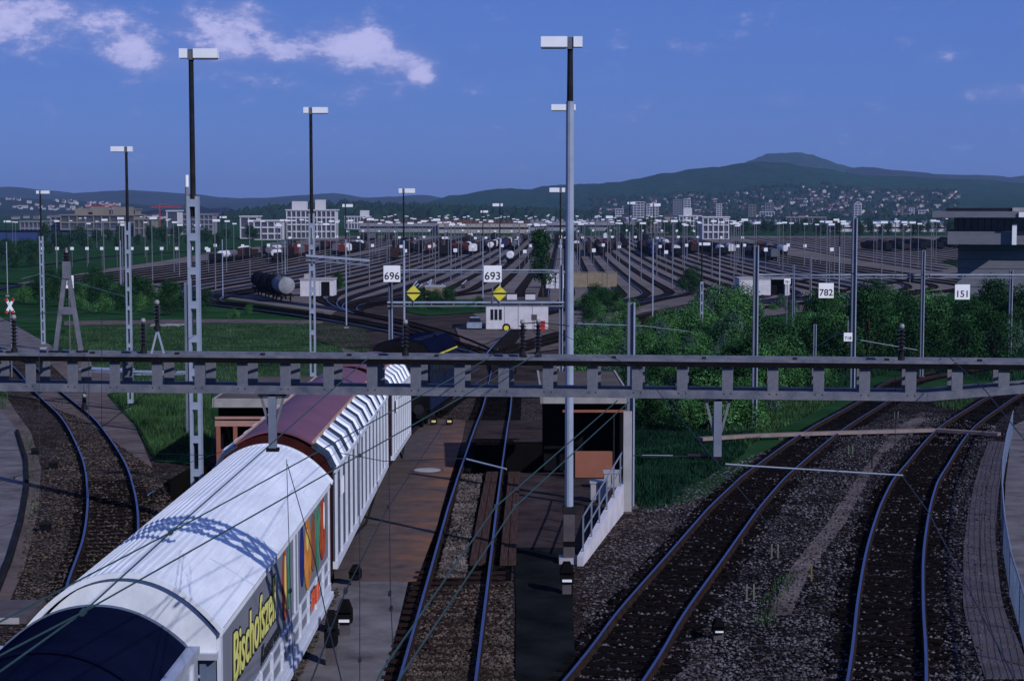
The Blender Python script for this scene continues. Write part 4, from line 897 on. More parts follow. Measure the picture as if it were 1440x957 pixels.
# ================================================================ SIGNS
def board(px0, px1, py0, py1, Y, txt, label, size=None, post_to=None, dy=-.12, rowpos=.35, blank=False):
    c = P((px0 + px1) / 2, (py0 + py1) / 2, Y); w_ = (px1 - px0) * Y / F; h_ = (py1 - py0) * Y / F; o = thing('number_board', label, 'sign', (c.x, Y - .35, c.z))
    MB().bb(-w_ / 2, w_ / 2, -.02, .02, -h_ / 2, h_ / 2).build('board', m_white, o)
    if txt: text_obj(txt, size or w_ * .62, m_blk, o, (0, -.03, -h_ / 2 + h_ * rowpos), (R(90), 0, 0), name='number', offset=w_ * .006)
    zz = (post_to if post_to is not None else c.z - 1.5) - c.z
    MB().bb(-.035, .035, .022, .08, zz, h_ * .4).build('post', m_steel, o); return o
board(540, 563.5, 373, 396, 100, '696', 'white board numbered 696 on the left portal column', post_to=3.6)
board(680.5, 705.5, 373, 396, 100, '693', 'white board numbered 693 above the portal beam', post_to=3.8)
board(1150, 1171, 397.5, 418.5, 118, '782', 'white board numbered 782 below the long beam on the right', post_to=P(0, 388, 118).z)
board(1341, 1362, 399.5, 420.5, 118, '151', 'white board numbered 151 hanging below the long beam on the right', post_to=P(0, 388, 118).z)
board(91, 105, 387, 405, 150, '4', 'narrow white board numbered 4 behind the A-frame', size=.75, post_to=gz(150))
board(1185, 1197, 467, 479, 104, '718', 'tiny white board low beside the tall column on the right', post_to=2.6, size=.28)
board(1102, 1111, 391, 399, 190, '781', 'small white board beside the white hut on the right', post_to=gz(190), size=.4)
def diamond(px, py, Y, label, post):
    c = P(px, py, Y); o = thing('diamond_sign', label, 'sign', (c.x, Y - .35, c.z)); s = .46
    MB().add([(s, -.02, 0), (0, -.02, s), (-s, -.02, 0), (0, -.02, -s), (s, .02, 0), (0, .02, s), (-s, .02, 0), (0, .02, -s)], [(0, 1, 2, 3), (4, 5, 6, 7), (0, 1, 5, 4), (1, 2, 6, 5), (2, 3, 7, 6), (3, 0, 4, 7)]).build('board', m_yellow, o)
    MB().bb(-s * 1.0, s * 1.0, -.04, -.022, -.045, .045).build('black_bar', m_blk, o); MB().bb(-.03, .03, .021, .07, -(c.z - post), 0).build('post', m_steel, o)
diamond(582, 411.5, 100, 'yellow diamond board with a black bar, the left one near the 696 board', 3.75); diamond(702.5, 412, 100, 'yellow diamond board with a black bar below the 693 board', 3.75)
def cross_sign(px, py, Y, label):
    c = P(px, py, Y); o = thing('crossing_sign', label, 'sign', (c.x, Y, c.z)); MB().box((0, 0, 0), (1.1, .03, .18), ry=R(62)).build('arm', m_white, o); MB().box((0, -.035, 0), (1.1, .03, .18), ry=R(-62)).build('arm', m_white, o)
    for sx_, sz in ((.2, .4), (-.2, .4), (.2, -.4), (-.2, -.4)): MB().box((sx_ * 1.1, -.06, sz * 1.05), (.2, .015, .17), ry=R(62 if sx_ * sz < 0 else -62)).build('red_end', m_red, o)
    MB().tube([(0, .06, -(c.z - gz(Y))), (0, .06, .3)], .05, 6).build('post', m_steel, o)
cross_sign(14, 430, 118, 'red and white crossing sign by the road at the far left')
for px, py in ((409, 402), (712, 398)): pass
# ================================================================ WAGONS OF THE NEAR TRAIN
def wheel(o, x, y, r=.48):
    m = MB(); n = 18
    for sx_ in (-.75, .75): m.add([(x + sx_ + a, y + r * math.cos(t), r + .0 + r * math.sin(t)) for a in (-.065, .065) for t in [k * 2 * math.pi / n for k in range(n)]], [tuple(range(n)), tuple(range(n, 2 * n))] + [(k, (k + 1) % n, n + (k + 1) % n, n + k) for k in range(n)])
    m.bar((x - .75, y, r), (x + .75, y, r), .14); return m.build('wheelset', m_black, o)
def buffers(o, L_, z=1.05):
    for e in (-1, 1):
        for sx_ in (-.875, .875): MB().tube([(sx_, e * L_ / 2, z), (sx_, e * (L_ / 2 + .42), z)], .1, 10).tube([(sx_, e * (L_ / 2 + .42), z), (sx_, e * (L_ / 2 + .5), z)], .24, 14).build('buffer', m_steel_d, o)
        MB().bb(-.06, .06, e * L_ / 2, e * (L_ / 2 + .35), z - .1, z + .05).build('coupling', m_black, o)
def arcp(hw, ze, zc, n=22, lift=0):
    # flattened arch from eave to eave
    out = []
    for k in range(n + 1):
        t = -1 + 2 * k / n; out.append((hw * t, ze + (zc - ze) * (1 - abs(t) ** 2.15) + lift))
    return out
def shell(mb, prof, y0, y1, th=.05):
    inner = [(x * .985, z - th) for x, z in prof]; p = prof + inner[::-1]; n = len(p); m = len(prof)
    vs = [(x, y0, z) for x, z in p] + [(x, y1, z) for x, z in p]
    fs = [(i, (i + 1) % n, n + (i + 1) % n, n + i) for i in range(n)]
    for i in range(m - 1):
        fs += [(i, i + 1, n - 2 - i, n - 1 - i)] + [(n + i + 1, n + i, 2 * n - 1 - i, 2 * n - 2 - i)]
    mb.add(vs, fs); return mb
WZ = .22
def white_wagon():
    y0, y1 = 24.35, 37.45; cx0, cx1 = -5.60, -5.42; L_ = y1 - y0; ym = (y0 + y1) / 2
    o = thing('white_covered_wagon', 'white-roofed goods wagon with yellow lettering and painted fruit on its grey side', 'wagon', ((cx0 + cx1) / 2, ym, 0), -math.atan2(cx1 - cx0, L_))
    hw = 1.36; ze, zc = 3.42, 4.22; h = L_ / 2
    r = shell(MB(), arcp(hw + .05, ze, zc, 26), -h - .12, h + .12).build('roof', m_wroof, o, smooth=True)
    # lengthwise seams of the roof sheets
    prof = arcp(hw + .05, ze, zc, 26); n = 0
    for k in range(1, 26):
        if k > 20 and k % 2: continue
        x, z = prof[k]; a = math.atan2(prof[min(k + 1, 26)][1] - prof[k - 1][1], prof[min(k + 1, 26)][0] - prof[k - 1][0])
        q = MB().box((0, 0, 0), (.035, L_ + .14, .035 if k < 18 else .014), ry=-a).build('roof_seam', m_wroof, o) if k in (1, 19) or n == 0 else None
        if q is None: q = bpy.data.objects.new('roof_seam', last_seam); C.objects.link(q); q.parent = o; q.rotation_euler = (0, -a + a_ref, 0)
        else: last_seam = q.data; a_ref = a
        q.location = (x, 0, z + .008); n += 1
    m = MB(); shell(m, arcp(hw + .085, ze, zc + .035, 26), -h - .15, -h - .09, .08); m.build('end_moulding', m_wroof, o, smooth=True)
    m = MB(); shell(m, arcp(hw + .085, ze, zc + .035, 26), h + .09, h + .18, .08); m.build('end_moulding', m_wroof, o, smooth=True)
    # end walls: smooth gable above, ribbed below
    for e in (-1, 1):
        g = [(x * .97, z - .05) for x, z in arcp(hw, ze, zc, 20)] + [(hw * .97, 3.06), (-hw * .97, 3.06)]
        MB().prism(g, e * (h + .07), e * (h + .015)).build('gable', m_wroof, o)
        MB().bb(-hw * .99, hw * .99, e * (h + .01), e * (h + .16), 2.98, 3.07).build('gable_ledge', m_silver, o)
        MB().bb(-hw * .96, hw * .96, e * (h - .06), e * (h - .01), 1.1, 2.98).build('end_wall', m_blueend, o)
        for x in (-1.0, -.5, 0, .5, .85, 1.12): MB().bb(x - .045, x + .045, e * (h - .009), e * (h + .06), 1.1, 2.97).build('end_post', m_blueend, o)
        for z in (1.5, 1.9, 2.3, 2.7): MB().bb(.9, 1.08, e * (h + .061), e * (h + .09), z, z + .04).build('rung', m_silver, o)
        MB().bb(-1.35, 1.35, e * (h + .0), e * (h + .12), .92, 1.14).build('end_beam', m_steel_d, o)
    for e in (-1, 1):
        x = e * hw
        MB().bb(x - .03 * e, x - .006 * e, -h, h, 1.75, ze).build('side_panel', m_panel, o)
        MB().bb(x - .05 * e, x - .02 * e, -h, h, 1.16, 1.74).build('lower_side_panel', m_panel, o)
        MB().bb(x - .06 * e, x + .03 * e, -h - .02, h + .02, ze - .13, ze + .01).build('eave_rail', m_wroof, o)
        MB().bb(x - .05 * e, x + .035 * e, -h - .02, h + .02, 1.0, 1.16).build('sole_bar', m_panel_l, o)
        MB().bb(x - .02 * e, x + .09 * e, -h - .02, h + .02, .84, .97).build('step_rail', m_panel_l, o)
        for yy in (-h + .06, h - .06): MB().bb(x - .04 * e, x + .02 * e, yy - .07, yy + .07, 1.16, ze - .13).build('corner_post', m_panel_l, o)
        for z in (1.76, 1.45):
            MB().bb(x - .02 * e, x + .02 * e, -h + .1, h - .1, z - .022, z + .022).build('side_rail', m_panel_l, o)
        for k in range(1, 11):
            yy = -h + L_ * k / 11; MB().bb(x - .018 * e, x + .035 * e, yy - .04, yy + .04, 1.16, 1.80).build('side_stanchion', m_panel_l, o)
        for yy in (1.05, 1.42): MB().bb(x - .005 * e, x + .028 * e, yy - .025, yy + .025, 1.8, ze - .14).build('door_edge', m_panel_l, o)
        MB().bb(x - .005 * e, x + .015 * e, 1.1, 1.38, 1.8, ze - .14).build('door_leaf', M('door_grey_paint', (.22, .23, .27), var=.05), o)
    rot = (R(90), 0, R(90)); X = hw
    text_obj('Bischofszell', 1.06, m_blk, o, (X + .008, -h + 3.10, 2.62), rot, name='lettering_outline', offset=.055, sx=.87, shear=.12)
    text_obj('Bischofszell', 1.06, m_ltyel, o, (X + .022, -h + 3.05, 2.64), rot, name='lettering', offset=.012, sx=.87, shear=.12)
    text_obj('Konserven', .42, m_blk, o, (X + .008, -h + 4.6, 2.0), rot, name='lettering', offset=.006, sx=1.1, shear=.35)
    def blob(yc, zc_, ry_, rz_, col, nm, prt=.012, tilt=0, hole=None):
        n = 22; pts = []
        for k in range(n):
            t = 2 * math.pi * k / n; a, b = ry_ * math.cos(t) * (1 - .16 * math.sin(t)), rz_ * math.sin(t); pts.append((yc + a * math.cos(tilt) - b * math.sin(tilt), zc_ + a * math.sin(tilt) + b * math.cos(tilt)))
        MB().add([(X + .002, a, b) for a, b in pts] + [(X + prt, a, b) for a, b in pts], [tuple(range(n)), tuple(range(n, 2 * n))] + [(k, (k + 1) % n, n + (k + 1) % n, n + k) for k in range(n)]).build(nm, col, o)
    mo = M('painted_orange', (.50, .20, .045), var=.35, scale=2.5); mr_ = M('painted_red_fruit', (.33, .03, .022), col2=(.42, .10, .035), scale=2.5); mg_ = M('painted_green_leaf', (.06, .20, .12), var=.4, scale=3); mb_ = M('painted_blue', (.02, .03, .14)); mbr = M('painted_brown', (.22, .08, .05), var=.4, scale=4)
    blob(-.2, 2.62, .26, .66, mr_, 'painted_red_fruit'); blob(.28, 2.66, .10, .6, mg_, 'painted_leaf', .016); blob(-.15, 2.66, .09, .5, m_ltyel, 'painted_highlight', .02)
    blob(2.15, 2.68, .26, .62, mb_, 'painted_plum'); blob(2.95, 2.55, .48, .72, mo, 'painted_orange_fruit', .016); blob(2.85, 2.85, .13, .22, m_ltyel, 'painted_highlight', .021)
    blob(3.8, 2.62, .36, .6, mbr, 'painted_jar', .012); blob(4.35, 2.55, .22, .68, mg_, 'painted_leaf', .017, .2); blob(5.35, 2.62, .52, .68, mr_, 'painted_apple', .014); blob(5.55, 2.85, .10, .3, m_white, 'painted_highlight', .02); blob(4.75, 2.85, .2, .42, mg_, 'painted_leaf', .013, -.3)
    mm = M('painted_vermilion', (.60, .10, .05), var=.1)
    for k in range(4): MB().bb(X + .036, X + .044, 3.2 + k * .34, 3.42 + k * .34, 1.3 + .04 * (k % 2), 1.68).build('painted_mark', mm, o)
    for yy in (-h + 2.6, h - 2.6): wheel(o, 0, yy)
    for yy in (-h + 2.6, h - 2.6):
        for e in (-1, 1): MB().bb(e * 1.0 - .04, e * 1.0 + .04, yy - .3, yy + .3, .3, .95).build('axle_guard', m_steel_d, o)
    MB().bb(-1.1, 1.1, -h, h, .9, 1.09).build('underframe', m_black, o); buffers(o, L_)
    o.location.z = 0; return o
white_wagon()
def slide_wagon(y0, y1, x0, x1, label, drop=0, nribs=13):
    L_ = y1 - y0; h = L_ / 2; ym = (y0 + y1) / 2; o = thing('sliding_wall_wagon', label, 'wagon', ((x0 + x1) / 2, ym, gz(ym)), -math.atan2(x1 - x0, L_)); o.rotation_euler[0] = math.atan2(gz(y1) - gz(y0), L_)
    xs = .90
    prof = [(xs * t, 3.98 + .30 * (1 - t * t)) for t in [k / 8 - 1 for k in range(17)]]
    shell(MB(), prof, -h - .05, h + .05, .05).build('roof', m_maroon, o, smooth=True)
    for e in (-1, 1):
        P1, P2, P3 = (e * xs, 3.94), (e * 1.22, 3.72), (e * 1.40, 3.36)
        m = MB()
        for a, b in ((P1, P2), (P2, P3)): m.add([(a[0], -h, a[1]), (b[0], -h, b[1]), (b[0], h, b[1]), (a[0], h, a[1]), (a[0] - .05 * e, -h, a[1] - .06), (b[0] - .05 * e, -h, b[1] - .06), (b[0] - .05 * e, h, b[1] - .06), (a[0] - .05 * e, h, a[1] - .06)], [(0, 1, 2, 3), (4, 5, 6, 7), (0, 1, 5, 4), (1, 2, 6, 5), (2, 3, 7, 6), (3, 0, 4, 7)])
        m.build('roof_shoulder', m_shoulder, o)
        me = None; nr = int(L_ / 1.42)
        for k in range(nr):
            yy = -h + L_ * (k + .5) / nr
            if me is None:
                q = MB()
                for a, b in ((P1, P2), (P2, P3)):
                    nx, nz_ = e * .055, .06; q.add([(a[0], -.27, a[1]), (b[0], -.27, b[1]), (b[0], .27, b[1]), (a[0], .27, a[1]), (a[0] + nx * .6, -.24, a[1] + nz_), (b[0] + nx, -.24, b[1] + nz_ * .6), (b[0] + nx, .24, b[1] + nz_ * .6), (a[0] + nx * .6, .24, a[1] + nz_)], [(4, 5, 6, 7), (0, 1, 5, 4), (1, 2, 6, 5), (2, 3, 7, 6), (3, 0, 4, 7)])
                r = q.build('shoulder_rib', m_panel_l, o); me = r.data
            else: r = bpy.data.objects.new('shoulder_rib', me); C.objects.link(r); r.parent = o
            r.location = (0, yy, .005)
        X = e * 1.40
        MB().bb(X - .05 * e, X - .01 * e, -h, h, 1.2, 3.34).build('side_wall', m_wside, o)
        MB().bb(X - .03 * e, X + .05 * e, -h, h, 3.28, 3.37).build('eave_rail', m_panel_l, o); MB().bb(X - .06 * e, X + .05 * e, -h, h, 1.02, 1.2).build('sole_bar', m_panel_l, o)
        me = None
        for k in range(nribs + 1):
            yy = -h + .12 + (L_ - .24) * k / nribs
            if me is None: r = MB().bb(-.04, .05, -.04, .04, 1.2, 3.28).build('side_post', m_panel_l, o); me = r.data
            else: r = bpy.data.objects.new('side_post', me); C.objects.link(r); r.parent = o
            r.location = (X, yy, 0)
            if k < nribs and k % 3 == 1: MB().bb(X - .005, X + .012, yy + .35, yy + .42, 1.3, 3.1).build('lock_bar', m_steel_d, o)
        MB().bar((e * xs, -h - .02, 3.99), (e * xs, h + .02, 3.99), .06, .05).build('roof_edge', M('bare_orange_edge', (.42, .26, .18), var=.2), o)
        for yy in (-h + 1.0, -h + 1.3): MB().bb(X + .051 * e, X + .066 * e, yy, yy + .2, 2.6, 3.0).build('label_plate', m_white, o) if e > 0 else None
        MB().bar((X, -h + 3.0, 1.1), (X, 0, .62), .06).build('truss_rod', m_steel_d, o); MB().bar((X, h - 3.0, 1.1), (X, 0, .62), .06).build('truss_rod', m_steel_d, o)
    for e in (-1, 1):
        g = prof + [(1.22, 3.70), (1.38, 3.36), (1.38, 1.05), (-1.38, 1.05), (-1.38, 3.36), (-1.22, 3.70)]
        MB().prism([(x, z - .02) for x, z in g], e * (h - .10), e * (h - .02)).build('end_wall', m_redend, o)
        for x in (-.95, -.35, .35, .95): MB().bb(x - .05, x + .05, e * (h - .02), e * (h + .05), 1.1, 3.7).build('end_post', m_redend, o)
        MB().bb(-1.36, 1.36, e * (h - .02), e * (h + .06), 3.3, 3.4).build('end_rail', m_redend, o)
        for x in (-.8, -.2, .5): MB().bb(x, x + .08, e * (h + .06), e * (h + .10), 3.42, 3.55).build('end_lamp_bracket', m_insul_c, o)
    for yy in (-h + 3.0, h - 3.0): wheel(o, 0, yy)
    MB().bb(-1.1, 1.1, -h, h, .9, 1.1).build('underframe', m_black, o); buffers(o, L_); return o
slide_wagon(39.3, 55.6, -5.52, -5.50, 'maroon-roofed wagon with ribbed silver walls and striped roof shoulders')
slide_wagon(57.2, 66.4, -5.44, -5.40, 'second silver-walled wagon beyond the maroon one, seen through the girder', nribs=8)
def navy_wagon():
    y0, y1 = 9.5, 23.0; L_ = y1 - y0; h = L_ / 2; o = thing('navy_roofed_wagon', 'wagon with a dark navy arched roof, nearest in the lower left corner', 'wagon', (-5.78, (y0 + y1) / 2, 0), -.012)
    hw = 1.24; shell(MB(), arcp(hw, 3.50, 4.06, 24), -h, h + .05).build('roof', m_navy, o, smooth=True)
    for k in range(1, 6): MB().prism([(x, z + .004) for x, z in arcp(hw, 3.6, 4.12, 24)] + [(x, z - .02) for x, z in arcp(hw, 3.6, 4.12, 24)[::-1]], h - k * 2.6, h - k * 2.6 + .05).build('roof_seam', m_navy, o)
    for e in (-1, 1):
        MB().bar((e * 1.33, -h, 3.44), (e * 1.33, h + .03, 3.44), .17, .10).build('eave_cover', m_silver, o)
        MB().bb(e * 1.36 - .03, e * 1.36 + .03, -h, h, 1.15, 3.38).build('side_wall', m_silver, o); MB().bb(e * 1.38 - .05, e * 1.38 + .05, -h, h, .98, 1.14).build('sole_bar', m_panel_l, o)
        for k in range(11): MB().bb(e * 1.40 - .03, e * 1.40 + .03, -h + k * L_ / 10.5 + .1, -h + k * L_ / 10.5 + .2, 1.15, 3.37).build('side_post', m_panel_l, o)
        g = [(x * .98, z - .04) for x, z in arcp(hw, 3.60, 4.12, 20)] + [(1.33, 3.4), (1.33, 1.1), (-1.33, 1.1), (-1.33, 3.4)]
        MB().prism(g, e * (h - .06), e * (h - .01)).build('end_wall', m_blueend, o)
    MB().bb(-1.1, 1.1, -h, h, .9, 1.09).build('underframe', m_black, o); [wheel(o, 0, yy) for yy in (-h + 2.8, h - 2.8)]; buffers(o, L_)
navy_wagon()
def blue_vehicle():
    y0, y1 = 78.6, 93.0; L_ = 13.6; h = L_ / 2; ym = (y0 + y1) / 2; xa, xb = -5.15, -4.45; o = thing('blue_rail_vehicle', 'dark blue rail vehicle with rounded roof and yellow eave stripe beyond the girder', 'rail vehicle', ((xa + xb) / 2, ym, gz(ym)), -.055); o.rotation_euler[0] = math.atan2(gz(y1) - gz(y0), L_)
    mbd = M('dark_blue_body', (.012, .018, .045), var=.25); hw = 1.4
    prof = [(hw * math.copysign(1 - (1 - abs(t)) ** 1.6, t), 3.50 + .75 * (1 - abs(t) ** 3.0)) for t in [k / 12 - 1 for k in range(25)]]
    shell(MB(), prof, -h, h).build('roof', m_navy, o, smooth=True)
    for e in (-1, 1):
        MB().bb(e * 1.42 - .03, e * 1.42 + .03, -h, h, 3.43, 3.50).build('yellow_stripe', m_yellow, o); MB().bb(e * 1.38 - .03, e * 1.38 + .03, -h, h, 1.0, 3.44).build('side_wall', mbd, o)
        for k in range(8): MB().bb(e * 1.41, e * 1.425, -h + .8 + k * 1.6, -h + 1.8 + k * 1.6, 2.4, 3.1).build('window', m_glass, o)
        for k in range(6): MB().bb(e * .3 - .2 + .4, e * .3 + .6, -h + 1 + k * 2, -h + 1.8 + k * 2, 4.22, 4.31).build('roof_vent', mbd, o) if e > 0 else None
    for e in (-1, 1):
        MB().prism([(x * .98, z - .02) for x, z in prof] + [(1.38, 1.0), (-1.38, 1.0)], e * (h - .08), e * (h - .02)).build('end_wall', m_black, o)
        for x in (-1, 1): MB().bb(x * .95 - .3, x * .95 + .3, e * (h - .019), e * (h + .0), 3.44, 3.55).build('yellow_end_mark', m_yellow, o); MB().bb(x * .62 - .38, x * .62 + .38, e * (h - .019), e * (h + .005), 2.4, 3.1).build('end_window', m_glass, o)
    MB().tube([(-1.65, -h - .1, 2.8), (-1.65, -h - .1, 3.3), (-1.2, -h - .1, 3.4), (-.75, -h - .1, 3.3), (-.75, -h - .1, 2.9)], .03, 6).build('hand_rail', m_panel_l, o)
    MB().bb(-1.2, 1.2, -h, h, .6, 1.0).build('underframe', m_black, o)
    for yy in (-h + 2, -h + 4, h - 4, h - 2): wheel(o, 0, yy)
    buffers(o, L_)
blue_vehicle()
# ================================================================ CABINS under flat roofs
def cabin(x0, x1, y0, y1, zr, label, side):
    zb = gz(y0); o = thing('trackside_cabin', label, 'shelter', ((x0 + x1) / 2, y0, zb)); w_ = (x1 - x0) / 2; d = y1 - y0; H = zr - zb
    MB().bb(-w_, w_, 0, d, H - .03, H).build('roof', m_roofslab, o); MB().bb(-w_ - .02, w_ + .02, -.07, -.001, H - .30, H + .03).build('fascia', m_fascia, o)
    for e in (-1, 1): MB().bb(e * w_, e * (w_ + .07), -.07, d, H - .30, H + .03).build('side_fascia', m_fascia, o)
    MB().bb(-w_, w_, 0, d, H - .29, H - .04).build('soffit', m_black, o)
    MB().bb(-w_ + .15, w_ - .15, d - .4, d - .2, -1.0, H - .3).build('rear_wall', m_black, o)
    return o, w_, d, H
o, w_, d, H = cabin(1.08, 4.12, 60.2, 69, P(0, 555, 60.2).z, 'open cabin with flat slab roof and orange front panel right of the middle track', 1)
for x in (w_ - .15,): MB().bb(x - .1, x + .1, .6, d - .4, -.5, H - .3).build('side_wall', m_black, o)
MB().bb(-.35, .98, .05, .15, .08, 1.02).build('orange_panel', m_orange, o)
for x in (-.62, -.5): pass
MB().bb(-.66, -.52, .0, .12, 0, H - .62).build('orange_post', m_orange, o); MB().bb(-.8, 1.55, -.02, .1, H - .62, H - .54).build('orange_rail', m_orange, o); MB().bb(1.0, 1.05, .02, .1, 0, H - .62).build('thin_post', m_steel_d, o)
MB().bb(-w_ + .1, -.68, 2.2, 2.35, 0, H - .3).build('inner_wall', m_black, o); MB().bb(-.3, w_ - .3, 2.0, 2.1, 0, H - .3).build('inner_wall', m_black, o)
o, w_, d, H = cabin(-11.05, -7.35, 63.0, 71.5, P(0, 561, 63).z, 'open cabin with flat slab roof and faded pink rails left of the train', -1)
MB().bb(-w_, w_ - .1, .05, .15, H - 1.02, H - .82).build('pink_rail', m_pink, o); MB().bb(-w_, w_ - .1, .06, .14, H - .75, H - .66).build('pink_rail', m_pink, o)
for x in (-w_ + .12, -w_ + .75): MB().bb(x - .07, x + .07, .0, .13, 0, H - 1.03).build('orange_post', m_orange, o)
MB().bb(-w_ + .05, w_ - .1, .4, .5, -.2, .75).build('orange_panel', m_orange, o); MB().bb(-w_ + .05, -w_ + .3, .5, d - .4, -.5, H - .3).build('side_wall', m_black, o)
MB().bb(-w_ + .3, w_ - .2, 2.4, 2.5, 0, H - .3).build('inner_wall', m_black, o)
# ramp wall with railing, post and boxes
a = G(820, 797); b = G(879, 720); o = thing('ramp_wall', 'white concrete ramp wall with a steel railing beside the middle mast', 'wall', tuple(a)); v = Vector((b.x - a.x, b.y - a.y, 0))
nrm = Vector((-v.y, v.x, 0)).normalized() * .16; ht = [.28, .95]
vs = []
for q, hh in ((Vector((0, 0, 0)), ht[0]), (v, ht[1])): vs += [q + Vector((0, 0, -.2)), q + nrm + Vector((0, 0, -.2)), q + nrm + Vector((0, 0, hh)), q + Vector((0, 0, hh))]
MB().add(vs, [(0, 1, 2, 3), (4, 5, 6, 7), (0, 1, 5, 4), (1, 2, 6, 5), (2, 3, 7, 6), (3, 0, 4, 7)]).build('wall', m_pale if False else M('pale_ramp_concrete', (.46, .44, .48), var=.18, scale=1.5, det=8), o)
for k in range(6):
    t = .06 + k * .175; p_ = v * t + nrm * .5; z0 = ht[0] + (ht[1] - ht[0]) * t
    MB().bb(p_.x - .022, p_.x + .022, p_.y - .022, p_.y + .022, z0, z0 + .95).build('railing_post', m_grate, o)
for hh in (.95, .5):
    p0 = v * .06 + nrm * .5 + Vector((0, 0, ht[0] + (ht[1] - ht[0]) * .06 + hh)); p1 = v * .99 + nrm * .5 + Vector((0, 0, ht[1] + hh)); MB().tube([p0, p1], .025, 6).build('hand_rail', m_grate, o)
c = G(882, 722); o = thing('white_post', 'white flat post standing at the far end of the ramp wall', 'post', tuple(c)); MB().bb(-.13, .13, -.05, .05, -.1, P(0, 578, c.y).z - c.z).build('plate', m_conc, o); MB().bb(-.17, .17, -.1, .1, -.1, .08).build('foot', m_conc_d, o)
def cabinet(px, py, w_, d, h, label, mat=None, cat='cabinet', rz=0):
    c = G(px, py, .06); o = thing('equipment_cabinet', label, cat, tuple(c), rz); m = mat or m_conc
    MB().bb(-w_ / 2, w_ / 2, 0, d, .08, h).build('case', m, o); MB().bb(-w_ / 2 - .03, w_ / 2 + .03, -.03, d + .03, h, h + .05).build('lid', m, o); MB().bb(-w_ / 2 + .04, w_ / 2 - .04, .02, d - .02, 0, .08).build('plinth', m_conc_d, o)
    MB().bb(-.01, .01, -.012, 0, .12, h - .05).build('door_gap', m_steel_d, o); return o
cabinet(842, 706, .52, .5, .62, 'grey trackside cabinet behind the railing, nearer one'); cabinet(860, 688, .5, .5, .55, 'grey trackside cabinet behind the railing, farther one')
cabinet(943, 550, 1.5, .8, .7, 'white low box among the shrubs behind the girder')
# dwarf signals
def dwarf(px, py, label, h=.62, lit=True, w_=.34, sc_=1):
    c = G(px, py, .05); o = thing('dwarf_signal', label, 'signal', tuple(c)); MB().bb(-.11, .11, -.08, .08, 0, h * .5).build('stem', m_conc_d, o)
    MB().prism([(-w_ / 2, h * .48), (w_ / 2, h * .48), (w_ / 2, h * .9), (w_ * .25, h * 1.25), (-w_ * .25, h * 1.25), (-w_ / 2, h * .9)], -.16, .14).build('housing', m_black, o)
    if lit: MB().bb(-w_ * .34, w_ * .34, -.20, -.161, h * .53, h * .62).build('white_plate', m_white, o)
    MB().bb(-w_ / 2 - .02, w_ / 2 + .02, -.24, -.16, h * .9, h * .94).build('hood', m_black, o)
dwarf(485, 892, 'black dwarf signal on the grey path, farther of two'); dwarf(466, 934, 'black dwarf signal on the grey path, nearest to the train', h=.9, lit=False, w_=.26)
dwarf(797, 834, 'black dwarf signal at the foot of the middle mast'); dwarf(1010, 898, 'black dwarf signal between the two right tracks', h=.36, w_=.26); dwarf(500, 822, 'small dark signal box beside the far end of the white wagon', h=.4, lit=False, w_=.3)
def marker(px, py, label, n=2, col=None):
    c = G(px, py); o = thing('marker_stakes', label, 'stake', tuple(c))
    for k in range(n): MB().bb(k * .17 - .02, k * .17 + .02, -.02, .02, 0, .42).build('stake', col or M('pale_green_stake', (.11, .13, .10)), o)
marker(1050, 845, 'pair of pale stakes in the ballast left of the grit path'); marker(1085, 786, 'pair of pale stakes higher up beside the grit path'); marker(1141, 818, 'single yellowish stake right of the grit path', 1, M('yellow_stake', (.13, .12, .03)))
marker(1193, 640, 'pair of short stakes near the cable duct'); marker(1258, 590, 'pair of short stakes below the girder at right'); marker(1226, 660, 'single dark stake on the grit path', 1, m_black)
c = G(601, 661, .06); o = thing('manhole_cover', 'round pale manhole cover in the brown platform', 'manhole cover', tuple(c)); MB().lathe((0, 0, 0), [(.5, 0), (.5, .02), (.46, .025)], 28).build('lid', m_conc, o); MB().lathe((0, 0, 0), [(.62, 0), (.62, .012)], 28).build('ring', m_conc_d, o)
for px, lb in ((610, 'left lamp of a glowing pair low on the track past the maroon wagon'), (632, 'right lamp of a glowing pair low on the track past the maroon wagon')):
    c = G(px, 596, .1); o = thing('track_light', lb, 'lamp', tuple(c)); MB().bb(-.16, .16, -.1, .15, 0, .28).build('case', m_black, o); MB().bb(-.1, .1, -.13, -.101, .1, .2).build('lens', M('pale_yellow_lens', (.7, .6, .25)), o)
# cable duct crossing the right tracks, conduit rods
pts = [G(*q) for q in [(985, 624), (1060, 619), (1177, 615), (1315, 611), (1405, 617)]]; o = thing('cable_duct', 'pale pink cable duct running across the two right tracks', 'duct', tuple(pts[0]))
for a, b in zip(pts, pts[1:]): MB().bar(a - pts[0] + Vector((0, 0, .22)), b - pts[0] + Vector((0, 0, .22)), .34, .14).build('duct_cover', M('pinkish_duct_cover', (.20, .155, .15), var=.2), o)
for k in range(8): q = pts[1].lerp(pts[3], k / 7) - pts[0]; MB().bb(q.x - .1, q.x + .1, q.y - .1, q.y + .1, q.z - .1, q.z + .149).build('duct_block', m_conc_d, o)
